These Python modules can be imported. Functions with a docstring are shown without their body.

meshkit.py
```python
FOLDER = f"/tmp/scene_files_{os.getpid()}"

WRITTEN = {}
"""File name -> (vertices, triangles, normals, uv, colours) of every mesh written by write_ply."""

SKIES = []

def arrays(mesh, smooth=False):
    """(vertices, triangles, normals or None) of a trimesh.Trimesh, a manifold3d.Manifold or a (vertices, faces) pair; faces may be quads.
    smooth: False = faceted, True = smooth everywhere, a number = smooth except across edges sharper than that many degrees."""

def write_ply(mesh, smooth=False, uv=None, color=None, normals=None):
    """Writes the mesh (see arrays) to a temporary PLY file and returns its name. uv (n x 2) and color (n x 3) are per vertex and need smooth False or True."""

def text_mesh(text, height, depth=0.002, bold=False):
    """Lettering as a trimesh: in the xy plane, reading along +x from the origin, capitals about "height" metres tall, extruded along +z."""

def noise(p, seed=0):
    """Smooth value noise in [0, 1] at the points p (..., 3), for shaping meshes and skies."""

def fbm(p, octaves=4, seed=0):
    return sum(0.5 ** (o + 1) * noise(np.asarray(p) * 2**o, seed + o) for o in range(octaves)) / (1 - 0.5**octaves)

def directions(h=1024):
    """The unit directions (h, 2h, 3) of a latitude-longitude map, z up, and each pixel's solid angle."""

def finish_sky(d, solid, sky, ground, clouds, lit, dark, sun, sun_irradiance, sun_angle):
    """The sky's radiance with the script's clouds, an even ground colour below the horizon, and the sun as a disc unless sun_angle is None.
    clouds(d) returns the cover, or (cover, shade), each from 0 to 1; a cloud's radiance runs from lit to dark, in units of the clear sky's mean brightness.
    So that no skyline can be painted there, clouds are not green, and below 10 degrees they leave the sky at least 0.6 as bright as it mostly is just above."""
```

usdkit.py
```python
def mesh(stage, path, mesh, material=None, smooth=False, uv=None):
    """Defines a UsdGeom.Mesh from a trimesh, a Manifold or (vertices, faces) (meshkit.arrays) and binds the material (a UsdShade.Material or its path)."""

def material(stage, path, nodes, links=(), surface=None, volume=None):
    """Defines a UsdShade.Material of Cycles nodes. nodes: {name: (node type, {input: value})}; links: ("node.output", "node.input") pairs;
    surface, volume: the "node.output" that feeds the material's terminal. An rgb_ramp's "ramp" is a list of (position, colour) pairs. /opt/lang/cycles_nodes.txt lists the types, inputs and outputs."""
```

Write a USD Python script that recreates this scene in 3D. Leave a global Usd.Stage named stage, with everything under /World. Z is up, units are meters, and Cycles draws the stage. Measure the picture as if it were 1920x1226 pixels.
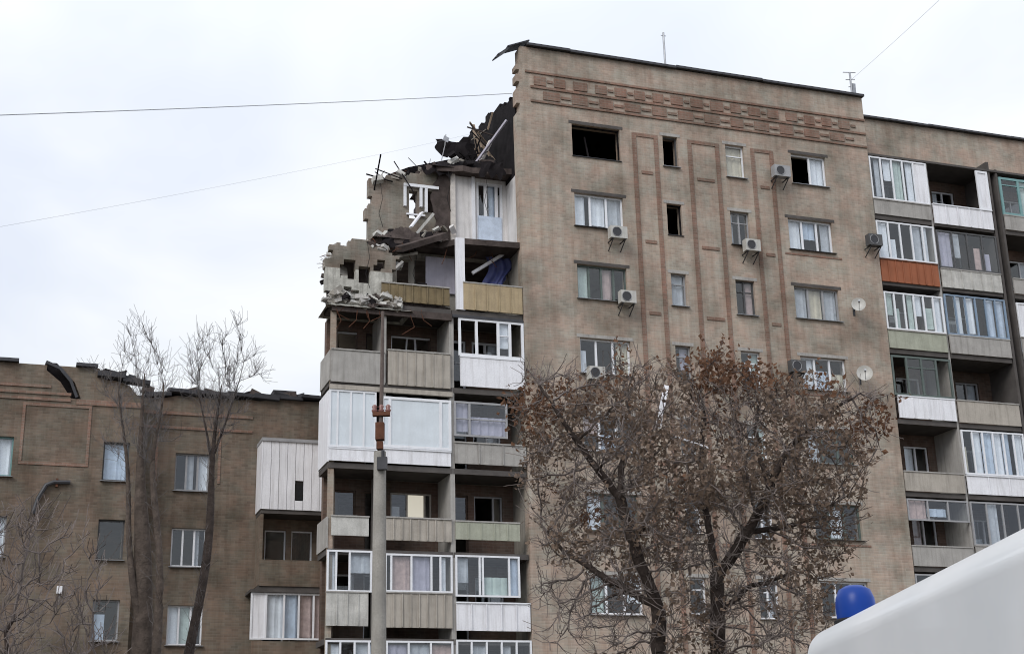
import math, random
import numpy as np
import trimesh
import usdkit
from pxr import Usd, UsdGeom, UsdLux, UsdShade, Gf, Sdf, Vt
from scipy.spatial import cKDTree
from shapely.geometry import Polygon, box as sbox
from shapely.ops import unary_union

stage = Usd.Stage.CreateInMemory()
UsdGeom.SetStageUpAxis(stage, UsdGeom.Tokens.z)
UsdGeom.SetStageMetersPerUnit(stage, 1.0)
UsdGeom.Xform.Define(stage, '/World')
rng = random.Random(7)
nrg = np.random.default_rng(7)

# ------------------------------------------------------------------ camera
PITCH, ROLL, YAW, DIST, CAMZ = math.radians(18.07), math.radians(-1.35), math.radians(19.34), 46.65, 1.6
F_ = np.array([0, math.cos(PITCH), math.sin(PITCH)])
R0, U0 = np.array([1.0, 0, 0]), np.array([0, -math.sin(PITCH), math.cos(PITCH)])
R_ = R0 * math.cos(ROLL) + U0 * math.sin(ROLL)
U_ = -R0 * math.sin(ROLL) + U0 * math.cos(ROLL)
cam = UsdGeom.Camera.Define(stage, '/World/camera')
cam.AddTransformOp().Set(Gf.Matrix4d(*R_, 0, *U_, 0, *(-F_), 0, 0, 0, CAMZ, 1))
cam.CreateHorizontalApertureAttr(36.0)
cam.CreateVerticalApertureAttr(36.0 * 653 / 1024)
cam.CreateFocalLengthAttr(36.0 * 2624 / 1920)
cam.CreateClippingRangeAttr(Gf.Vec2f(0.1, 2000))
cam.CreateExposureAttr(0.24)

# ------------------------------------------------------------------ sky and sun (overcast)
SUN_AZ, SUN_EL = math.radians(-150), math.radians(38)
sd = np.array([math.sin(SUN_AZ) * math.cos(SUN_EL), math.cos(SUN_AZ) * math.cos(SUN_EL), math.sin(SUN_EL)])
sky_mat = usdkit.material(stage, '/World/Looks/sky_overcast', {
    'sky': ('sky_texture', {'sky_type': 'single_scattering', 'sun_disc': False, 'sun_elevation': SUN_EL, 'sun_rotation': SUN_AZ}),
    'tc': ('texture_coordinate', {}),
    'mp': ('mapping', {'scale': (1.0, 1.0, 2.2)}),
    'n1': ('noise_texture', {'scale': 2.3, 'detail': 5.0, 'roughness': 0.5, 'distortion': 0.4}),
    'r1': ('rgb_ramp', {'ramp': [(0.3, (6.7, 7.2, 8.6)), (0.48, (7.7, 8.15, 9.0)), (0.64, (9.2, 9.4, 9.6))]}),
    'sz': ('separate_xyz', {}),
    'rz': ('rgb_ramp', {'ramp': [(0.0, (0.84, 0.84, 0.84)), (0.45, (1, 1, 1)), (1.0, (1.6, 1.6, 1.6))]}),
    'mz': ('mix_color', {'blend_type': 'multiply', 'fac': 1.0}),
    'mx': ('mix_color', {'fac': 0.93}),
    'bg': ('background_shader', {'strength': 0.1}),
}, [('tc.generated', 'mp.vector'), ('mp.vector', 'n1.vector'), ('n1.fac', 'r1.fac'), ('sky.color', 'mx.a'), ('r1.color', 'mz.a'), ('tc.generated', 'sz.vector'), ('sz.z', 'rz.fac'), ('rz.color', 'mz.b'), ('mz.result', 'mx.b'), ('mx.result', 'bg.color')], surface='bg.background')
dome = UsdLux.DomeLight.Define(stage, '/World/sky')
dome.GetPrim().SetCustomDataByKey('kind', 'structure')
dome.GetPrim().SetCustomDataByKey('label', 'pale overcast winter sky')
UsdShade.MaterialBindingAPI.Apply(dome.GetPrim()).Bind(sky_mat)
sun = UsdLux.DistantLight.Define(stage, '/World/sun')
sun.CreateNormalizeAttr(True)
sun.CreateIntensityAttr(0.4)
sun.CreateAngleAttr(30.0)
sun.CreateColorAttr(Gf.Vec3f(1.0, 0.97, 0.93))
zq = Gf.Rotation(Gf.Vec3d(0, 0, 1), Gf.Vec3d(*sd))
sun.AddTransformOp().Set(Gf.Matrix4d().SetRotate(zq))

# ------------------------------------------------------------------ helpers
USED = {}


def numbered(path):
    n = USED.get(path, -1) + 1
    USED[path] = n
    return path if n == 0 else f'{path}_{n:03d}'


def setkeys(p, label=None, category=None, group=None, kind=None):
    for k, v in (('label', label), ('category', category), ('group', group), ('kind', kind)):
        if v:
            p.SetCustomDataByKey(k, v)


def rotz(a):
    c, s = math.cos(a), math.sin(a)
    return np.array([[c, -s, 0], [s, c, 0], [0, 0, 1]])


def rotm(ax, ay, az):
    return trimesh.transformations.euler_matrix(ax, ay, az)[:3, :3]


def tow(q):
    """building frame (x along the facade, y into the building, z up) -> world"""
    return rotz(YAW) @ np.asarray(q, float) + [0, DIST, 0]


def thing(name, label, category, loc=(0, 0, 0), rot=0.0, group=None, local=True):
    p = numbered('/World/' + name)
    x = UsdGeom.Xform.Define(stage, p)
    w = tow(loc) if local else np.asarray(loc, float)
    x.AddTranslateOp().Set(Gf.Vec3d(*map(float, w)))
    x.AddRotateZOp().Set(math.degrees((YAW if local else 0) + rot))
    setkeys(x.GetPrim(), label, category, group)
    return p


class MB:
    def __init__(self):
        self.v, self.f, self.n = [], [], 0

    def add(self, v, f):
        v = np.asarray(v, float)
        f = np.asarray(f, int)
        if f.shape[1] == 4:
            f = np.vstack([f[:, [0, 1, 2]], f[:, [0, 2, 3]]])
        self.v.append(v)
        self.f.append(f + self.n)
        self.n += len(v)
        return self

    BF = np.array([[0, 3, 2, 1], [4, 5, 6, 7], [0, 1, 5, 4], [1, 2, 6, 5], [2, 3, 7, 6], [3, 0, 4, 7]])

    def box(self, x0, x1, y0, y1, z0, z1):
        return self.add([[x0, y0, z0], [x1, y0, z0], [x1, y1, z0], [x0, y1, z0], [x0, y0, z1], [x1, y0, z1], [x1, y1, z1], [x0, y1, z1]], self.BF)

    def obox(self, c, size, M=None):
        s = np.array(size) / 2
        v = np.array([[-1, -1, -1], [1, -1, -1], [1, 1, -1], [-1, 1, -1], [-1, -1, 1], [1, -1, 1], [1, 1, 1], [-1, 1, 1]]) * s
        if M is not None:
            v = v @ np.asarray(M).T
        return self.add(v + np.asarray(c), self.BF)

    def bar(self, a, b, w, h=None):
        """rectangular bar from a to b"""
        a, b = np.asarray(a, float), np.asarray(b, float)
        h = h or w
        d = b - a
        L = np.linalg.norm(d)
        d /= L
        up = np.array([0, 0, 1.0]) if abs(d[2]) < 0.9 else np.array([0, 1.0, 0])
        s = np.cross(d, up)
        s /= np.linalg.norm(s)
        u = np.cross(s, d)
        return self.obox((a + b) / 2, (L, w, h), np.stack([d, s, u], 1))

    def tube(self, pts, rad, n=6, cap=True):
        pts = np.asarray(pts, float)
        rad = np.broadcast_to(rad, len(pts))
        t = np.gradient(pts, axis=0)
        t /= np.linalg.norm(t, axis=1, keepdims=True) + 1e-12
        ref = np.array([0, 0, 1.0]) if abs(t[0][2]) < 0.9 else np.array([1.0, 0, 0])
        s = np.cross(t, ref)
        s /= np.linalg.norm(s, axis=1, keepdims=True) + 1e-12
        u = np.cross(s, t)
        a = np.linspace(0, 2 * math.pi, n, endpoint=False)
        v = (pts[:, None] + rad[:, None, None] * (np.cos(a)[None, :, None] * s[:, None] + np.sin(a)[None, :, None] * u[:, None])).reshape(-1, 3)
        f = []
        for i in range(len(pts) - 1):
            for j in range(n):
                k = (j + 1) % n
                f.append([i * n + j, (i + 1) * n + j, (i + 1) * n + k, i * n + k])
        v = list(v)
        f = np.array(f)
        f = np.vstack([f[:, [0, 1, 2]], f[:, [0, 2, 3]]])
        if cap:
            e = []
            for base, c in ((0, pts[0]), ((len(pts) - 1) * n, pts[-1])):
                v.append(c)
                for j in range(n):
                    e.append([len(v) - 1, base + j, base + (j + 1) % n])
            f = np.vstack([f, e])
        return self.add(v, f)

    def mesh(self, m, M=None, t=(0, 0, 0)):
        v = np.array(m.vertices)
        if M is not None:
            v = v @ np.asarray(M).T
        return self.add(v + np.asarray(t), np.array(m.faces))

    def polyxz(self, poly, y0, y1):
        """shapely polygon in (x, z), extruded from y0 to y1"""
        for g in getattr(poly, 'geoms', [poly]):
            if g.area < 1e-4:
                continue
            m = trimesh.creation.extrude_polygon(g, y1 - y0, engine='earcut')
            v = m.vertices
            self.add(np.c_[v[:, 0], y1 - v[:, 2], v[:, 1]], m.faces)
        return self

    def polyyz(self, poly, x0, x1):
        for g in getattr(poly, 'geoms', [poly]):
            m = trimesh.creation.extrude_polygon(g, x1 - x0, engine='earcut')
            v = m.vertices
            self.add(np.c_[x0 + v[:, 2], v[:, 0], v[:, 1]], m.faces)
        return self

    def polyxy(self, poly, z0, z1):
        for g in getattr(poly, 'geoms', [poly]):
            m = trimesh.creation.extrude_polygon(g, z1 - z0, engine='earcut')
            v = m.vertices
            self.add(np.c_[v[:, 0], v[:, 1], z0 + v[:, 2]], m.faces)
        return self

    def build(self, name, mat, parent='/World', label=None, category=None, group=None, kind=None, smooth=False):
        p = numbered(parent + '/' + name)
        m = usdkit.mesh(stage, p, (np.vstack(self.v), np.vstack(self.f)), MAT[mat], smooth)
        setkeys(m.GetPrim(), label, category, group, kind)
        return p


# ------------------------------------------------------------------ materials
MAT = {}


def simple(name, col, rough=0.7, spread=0.12, scale=3.0, metallic=0.0, streak=0.0, bump=0.0, fine=40.0, dirt=(0.09, 0.08, 0.07)):
    """weathered one-colour surface: broad tone changes, fine grain and optional rain streaks"""
    c = np.array(col)
    lo, hi = tuple(np.clip(c * (1 - spread), 0, 1)), tuple(np.clip(c * (1 + spread), 0, 1))
    nodes = {
        'tc': ('texture_coordinate', {}),
        'n': ('noise_texture', {'scale': scale, 'detail': 6.0, 'roughness': 0.62}),
        'r': ('rgb_ramp', {'ramp': [(0.3, lo), (0.7, hi)]}),
        'nf': ('noise_texture', {'scale': fine, 'detail': 3.0, 'roughness': 0.7}),
        'rf': ('rgb_ramp', {'ramp': [(0.3, (0.82, 0.82, 0.82)), (0.7, (1.08, 1.08, 1.08))]}),
        'm': ('mix_color', {'blend_type': 'multiply', 'fac': 1.0}),
        'p': ('principled_bsdf', {'roughness': rough, 'metallic': metallic, 'specular_ior_level': 0.5 if rough < 0.7 else 0.12}),
    }
    links = [('tc.object', 'n.vector'), ('tc.object', 'nf.vector'), ('n.fac', 'r.fac'), ('nf.fac', 'rf.fac'), ('r.color', 'm.a'), ('rf.color', 'm.b')]
    out = 'm.result'
    if streak:
        nodes['ms'] = ('mapping', {'scale': (7.0, 7.0, 0.45)})
        nodes['ns'] = ('noise_texture', {'scale': 1.0, 'detail': 5.0, 'roughness': 0.65})
        nodes['rs'] = ('rgb_ramp', {'ramp': [(0.48, (0, 0, 0)), (0.72, (streak, streak, streak))]})
        nodes['mm'] = ('mix_color', {'b': dirt})
        links += [('tc.object', 'ms.vector'), ('ms.vector', 'ns.vector'), ('ns.fac', 'rs.fac'), ('rs.color', 'mm.fac'), (out, 'mm.a')]
        out = 'mm.result'
    links.append((out, 'p.base_color'))
    if bump:
        nodes['b'] = ('bump', {'strength': 0.6, 'distance': bump})
        links += [('nf.fac', 'b.height'), ('b.normal', 'p.normal')]
    MAT[name] = usdkit.material(stage, '/World/Looks/' + name, nodes, links, surface='p.BSDF')


def brick(name, c1, c2, mortar, stain=0.35):
    """small bricks on walls that face x or y, in the building's own metres, with stains and rain streaks"""
    nodes = {
        'tc': ('texture_coordinate', {}),
        'sx': ('separate_xyz', {}),
        'ad': ('math', {'math_type': 'add'}),
        'cx': ('combine_xyz', {}),
        'bk': ('brick_texture', {'scale': 1.0, 'brick_width': 0.26, 'row_height': 0.1, 'mortar_size': 0.009, 'mortar_smooth': 0.3, 'color1': c1, 'color2': c2, 'mortar': mortar, 'bias': 0.0}),
        'n': ('noise_texture', {'scale': 0.42, 'detail': 7.0, 'roughness': 0.62}),
        'r': ('rgb_ramp', {'ramp': [(0.3, (1 - stain, 1 - stain, 1 - stain * 1.05)), (0.55, (1, 1, 1)), (0.8, (1.12, 1.1, 1.06))]}),
        'm': ('mix_color', {'blend_type': 'multiply', 'fac': 1.0}),
        'ms': ('mapping', {'scale': (3.4, 3.4, 0.28)}),
        'ns': ('noise_texture', {'scale': 1.0, 'detail': 6.0, 'roughness': 0.7}),
        'rs': ('rgb_ramp', {'ramp': [(0.4, (1, 1, 1)), (0.68, (0.74, 0.7, 0.67))]}),
        'm2': ('mix_color', {'blend_type': 'multiply', 'fac': 0.9}),
        'nc': ('noise_texture', {'scale': 1.6, 'detail': 3.0}),
        'rc': ('rgb_ramp', {'ramp': [(0.35, (1.06, 0.95, 0.9)), (0.65, (0.95, 1.0, 0.98))]}),
        'm3': ('mix_color', {'blend_type': 'multiply', 'fac': 1.0}),
        'b': ('bump', {'strength': 0.5, 'distance': 0.012, 'invert': True}),
        'p': ('principled_bsdf', {'roughness': 0.92, 'specular_ior_level': 0.2}),
    }
    links = [('tc.object', 'sx.vector'), ('sx.x', 'ad.value1'), ('sx.y', 'ad.value2'), ('ad.value', 'cx.x'), ('sx.z', 'cx.y'), ('cx.vector', 'bk.vector'),
             ('tc.object', 'n.vector'), ('n.fac', 'r.fac'), ('bk.color', 'm.a'), ('r.color', 'm.b'),
             ('tc.object', 'ms.vector'), ('ms.vector', 'ns.vector'), ('ns.fac', 'rs.fac'), ('m.result', 'm2.a'), ('rs.color', 'm2.b'),
             ('tc.object', 'nc.vector'), ('nc.fac', 'rc.fac'), ('m2.result', 'm3.a'), ('rc.color', 'm3.b'),
             ('m3.result', 'p.base_color'), ('bk.fac', 'b.height'), ('b.normal', 'p.normal')]
    MAT[name] = usdkit.material(stage, '/World/Looks/' + name, nodes, links, surface='p.BSDF')


brick('light_brick', (0.412, 0.352, 0.3), (0.336, 0.287, 0.246), (0.395, 0.357, 0.318), 0.48)
brick('grey_brick', (0.27, 0.245, 0.215), (0.22, 0.2, 0.175), (0.27, 0.25, 0.225), 0.5)
brick('red_brick', (0.27, 0.175, 0.14), (0.2, 0.135, 0.108), (0.26, 0.215, 0.185), 0.4)
brick('brown_brick', (0.2, 0.164, 0.132), (0.15, 0.122, 0.099), (0.185, 0.16, 0.137), 0.52)
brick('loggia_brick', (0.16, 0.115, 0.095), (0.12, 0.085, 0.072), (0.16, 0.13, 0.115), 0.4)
simple('concrete', (0.36, 0.345, 0.325), 0.9, 0.16, 1.6, streak=0.4, bump=0.01)
simple('concrete_warm', (0.4, 0.365, 0.32), 0.9, 0.14, 1.8, streak=0.4, bump=0.01)
simple('concrete_green', (0.36, 0.37, 0.3), 0.9, 0.18, 1.6, streak=0.3, bump=0.01)
simple('concrete_pale', (0.5, 0.49, 0.46), 0.9, 0.22, 2.2, streak=0.35, bump=0.02)
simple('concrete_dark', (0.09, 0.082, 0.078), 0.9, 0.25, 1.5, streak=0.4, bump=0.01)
simple('plaster_grey', (0.27, 0.25, 0.22), 0.9, 0.22, 1.2, streak=0.5, bump=0.015)
simple('plaster_pale', (0.42, 0.41, 0.37), 0.9, 0.3, 2.6, streak=0.55, bump=0.03, fine=12.0)
simple('plaster_white', (0.66, 0.64, 0.63), 0.85, 0.12, 1.5, streak=0.3)
simple('plaster_lilac', (0.42, 0.4, 0.46), 0.85, 0.15, 1.5, streak=0.3)
simple('soot', (0.013, 0.011, 0.012), 0.95, 0.5, 2.0, bump=0.02)
simple('scorched', (0.075, 0.06, 0.055), 0.95, 0.5, 2.2, bump=0.02)
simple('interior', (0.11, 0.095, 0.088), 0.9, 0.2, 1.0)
simple('white_panel', (0.76, 0.76, 0.79), 0.5, 0.07, 1.2, streak=0.42, dirt=(0.3, 0.28, 0.27))
simple('white_frame', (0.74, 0.75, 0.78), 0.45, 0.06, 3.0, streak=0.15, dirt=(0.3, 0.28, 0.27))
simple('grey_frame', (0.3, 0.3, 0.31), 0.6, 0.15, 3.0)
simple('dark_frame', (0.07, 0.07, 0.072), 0.6, 0.2, 3.0)
simple('green_frame', (0.09, 0.115, 0.105), 0.6, 0.2, 3.0)
simple('teal_frame', (0.16, 0.3, 0.3), 0.5, 0.1, 3.0)
simple('blue_frame', (0.2, 0.27, 0.36), 0.5, 0.12, 3.0)
simple('tan_panel', (0.38, 0.3, 0.19), 0.8, 0.15, 1.5, streak=0.35)
simple('olive_panel', (0.2, 0.155, 0.09), 0.85, 0.3, 1.8, streak=0.5)
simple('orange_panel', (0.31, 0.115, 0.062), 0.75, 0.15, 1.5, streak=0.35, dirt=(0.12, 0.05, 0.03))
simple('rust', (0.12, 0.055, 0.035), 0.9, 0.3, 6.0)
simple('brown_steel', (0.12, 0.095, 0.085), 0.7, 0.2, 5.0)
simple('dark_metal', (0.045, 0.045, 0.05), 0.55, 0.25, 4.0, metallic=0.3)
simple('galvanised', (0.32, 0.33, 0.35), 0.5, 0.15, 5.0, metallic=0.6)
simple('timber', (0.3, 0.23, 0.17), 0.85, 0.25, 6.0)
simple('pale_timber', (0.6, 0.56, 0.52), 0.8, 0.15, 6.0)
simple('curtain_white', (0.8, 0.82, 0.87), 0.9, 0.1, 4.0)
simple('curtain_blue', (0.55, 0.63, 0.75), 0.9, 0.15, 4.0)
simple('curtain_grey', (0.48, 0.5, 0.54), 0.9, 0.18, 4.0)
simple('curtain_lilac', (0.45, 0.43, 0.52), 0.9, 0.15, 4.0)
simple('curtain_green', (0.5, 0.58, 0.55), 0.9, 0.15, 4.0)
simple('curtain_cream', (0.6, 0.54, 0.43), 0.9, 0.15, 4.0)
simple('curtain_rose', (0.5, 0.38, 0.36), 0.9, 0.2, 6.0)
simple('tarpaulin_blue', (0.045, 0.055, 0.17), 0.6, 0.3, 3.0)
simple('appliance_white', (0.7, 0.69, 0.66), 0.45, 0.05, 3.0, streak=0.15, dirt=(0.3, 0.28, 0.26))
simple('appliance_grey', (0.46, 0.45, 0.42), 0.5, 0.08, 3.0, streak=0.3, dirt=(0.2, 0.18, 0.16))
simple('porcelain', (0.22, 0.1, 0.085), 0.3, 0.15, 5.0)
simple('black_rubber', (0.02, 0.02, 0.02), 0.8, 0.1, 5.0)
simple('pole_concrete', (0.29, 0.275, 0.25), 0.9, 0.15, 3.0, streak=0.25, bump=0.005)
simple('roof_felt', (0.05, 0.05, 0.055), 0.9, 0.2, 2.0)
simple('bark_grey', (0.085, 0.067, 0.056), 0.95, 0.35, 9.0, bump=0.03, fine=22.0)
simple('bark_dark', (0.05, 0.039, 0.034), 0.95, 0.4, 9.0, bump=0.03, fine=22.0)
simple('twig_dark', (0.155, 0.13, 0.12), 0.9, 0.3, 5.0)
simple('twig_grey', (0.13, 0.118, 0.115), 0.9, 0.3, 5.0)
MAT['glow_blind'] = usdkit.material(stage, '/World/Looks/glow_blind', {'p': ('principled_bsdf', {'base_color': (0.75, 0.72, 0.62), 'roughness': 0.9, 'emission_color': (1.0, 0.93, 0.76), 'emission_strength': 0.38})}, surface='p.BSDF')  # cream blind with weak emission added to brighten it
simple('asphalt', (0.05, 0.05, 0.052), 0.95, 0.25, 0.6, bump=0.004)
simple('yard_soil', (0.1, 0.088, 0.066), 0.95, 0.35, 0.4, bump=0.02)
simple('kerb_stone', (0.3, 0.29, 0.28), 0.9, 0.15, 3.0)
MAT['van_white'] = usdkit.material(stage, '/World/Looks/van_white', {
    'tc': ('texture_coordinate', {}), 'n': ('noise_texture', {'scale': 1.3, 'detail': 4.0}), 'r': ('rgb_ramp', {'ramp': [(0.35, (0.66, 0.675, 0.685)), (0.65, (0.73, 0.735, 0.74))]}),
    'p': ('principled_bsdf', {'roughness': 0.35, 'coat_weight': 0.3})}, [('tc.object', 'n.vector'), ('n.fac', 'r.fac'), ('r.color', 'p.base_color')], surface='p.BSDF')
simple('van_grey', (0.2, 0.2, 0.21), 0.5, 0.1, 3.0)

MAT['glass'] = usdkit.material(stage, '/World/Looks/glass', {
    'lw': ('layer_weight', {'blend': 0.5}),
    'pw': ('math', {'math_type': 'power', 'value2': 4.0}),
    'f': ('math', {'math_type': 'multiply_add', 'value2': 0.75, 'value3': 0.09}),
    't': ('transparent_bsdf', {'color': (0.9, 0.93, 0.94)}),
    'g': ('glossy_bsdf', {'color': (0.9, 0.93, 0.96), 'roughness': 0.03}),
    'm': ('mix_closure', {}),
}, [('lw.facing', 'pw.value1'), ('pw.value', 'f.value1'), ('f.value', 'm.fac'), ('t.BSDF', 'm.closure1'), ('g.BSDF', 'm.closure2')], surface='m.closure')
simple('milky_glass', (0.62, 0.67, 0.71), 0.25, 0.07, 1.5, streak=0.15, dirt=(0.35, 0.34, 0.33))
MAT['van_glass'] = usdkit.material(stage, '/World/Looks/van_glass', {'p': ('principled_bsdf', {'base_color': (0.01, 0.012, 0.014), 'roughness': 0.06})}, surface='p.BSDF')
MAT['beacon_blue'] = usdkit.material(stage, '/World/Looks/beacon_blue', {
    'p': ('principled_bsdf', {'base_color': (0.001, 0.03, 0.2), 'roughness': 0.35, 'specular_ior_level': 0.3, 'ior': 1.45})}, surface='p.BSDF')
MAT['headlight'] = usdkit.material(stage, '/World/Looks/headlight', {'p': ('principled_bsdf', {'base_color': (0.7, 0.7, 0.7), 'roughness': 0.1})}, surface='p.BSDF')


def leafmat(name, ramp):
    MAT[name] = usdkit.material(stage, '/World/Looks/' + name, {
        'g': ('geometry', {}),
        'r': ('rgb_ramp', {'ramp': ramp}),
        'd': ('diffuse_bsdf', {}), 't': ('translucent_bsdf', {}), 'm': ('mix_closure', {'fac': 0.22}),
    }, [('g.random_per_island', 'r.fac'), ('r.color', 'd.color'), ('r.color', 't.color'), ('d.BSDF', 'm.closure1'), ('t.BSDF', 'm.closure2')], surface='m.closure')


leafmat('dead_leaf', [(0.0, (0.17, 0.125, 0.096)), (0.3, (0.27, 0.212, 0.17)), (0.65, (0.4, 0.335, 0.28)), (1.0, (0.58, 0.51, 0.44))])
leafmat('rust_leaf', [(0.0, (0.14, 0.078, 0.05)), (0.5, (0.24, 0.155, 0.112)), (1.0, (0.4, 0.3, 0.235))])

# ------------------------------------------------------------------ ground
MB().box(-400, 400, -300, 700, -0.3, 0).build('ground', 'yard_soil', kind='structure', label='bare yard soil around the buildings')
MB().add([[-14, -12, .004], [14, -12, .004], [14, 17, .004], [-14, 17, .004]], [[0, 1, 2, 3]]).build('road', 'asphalt', kind='structure', label='asphalt yard road')
MB().box(-14, 14, 17, 17.15, 0, .13).build('kerb', 'kerb_stone', kind='structure', label='concrete kerb along the yard road')

def steps(pts, bw=.26, bh=.1, wild=.13, r=random.Random(23)):
    """a torn masonry edge that breaks along the brick courses"""
    fine = jag(pts, .2, wild, r)
    out = []
    px = pz = None
    for x, z in fine:
        x, z = round(x / (bw / 2)) * bw / 2, round(z / bh) * bh
        if px is not None and x != px and z != pz:
            out.append((x, pz))
        if (x, z) != (px, pz):
            out.append((x, z))
        px, pz = x, z
    return out


# ------------------------------------------------------------------ building parts
FL = lambda k: 22.9 + 2.8 * (k - 9)        # finished floor of storey k


def rect(x0, x1, z0, z1):
    return sbox(x0, z0, x1, z1)


def jag(pts, step=0.28, amp=0.1, r=rng):
    """a torn edge: the polyline subdivided and shaken"""
    out = []
    for (a, b), (c, d) in zip(pts[:-1], pts[1:]):
        n = max(1, int(math.hypot(c - a, d - b) / step))
        for i in range(n):
            t = i / n
            j = amp if i else amp * .4
            out.append((a + (c - a) * t + r.uniform(-j, j), b + (d - b) * t + r.uniform(-j, j)))
    out.append(pts[-1])
    return out


def curtain(mb, x0, x1, y, z0, z1, waves=None):
    n = max(4, int((x1 - x0) * 14))
    xs = np.linspace(x0, x1, n + 1)
    ph = rng.uniform(0, 6)
    ys = y + 0.018 * np.sin(np.arange(n + 1) * 1.7 + ph) + 0.012 * np.sin(np.arange(n + 1) * 2.9 + ph)
    v = np.r_[np.c_[xs, ys, np.full(n + 1, z0)], np.c_[xs, ys, np.full(n + 1, z1)]]
    mb.add(v, [[i, i + 1, n + 2 + i, n + 1 + i] for i in range(n)])


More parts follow.
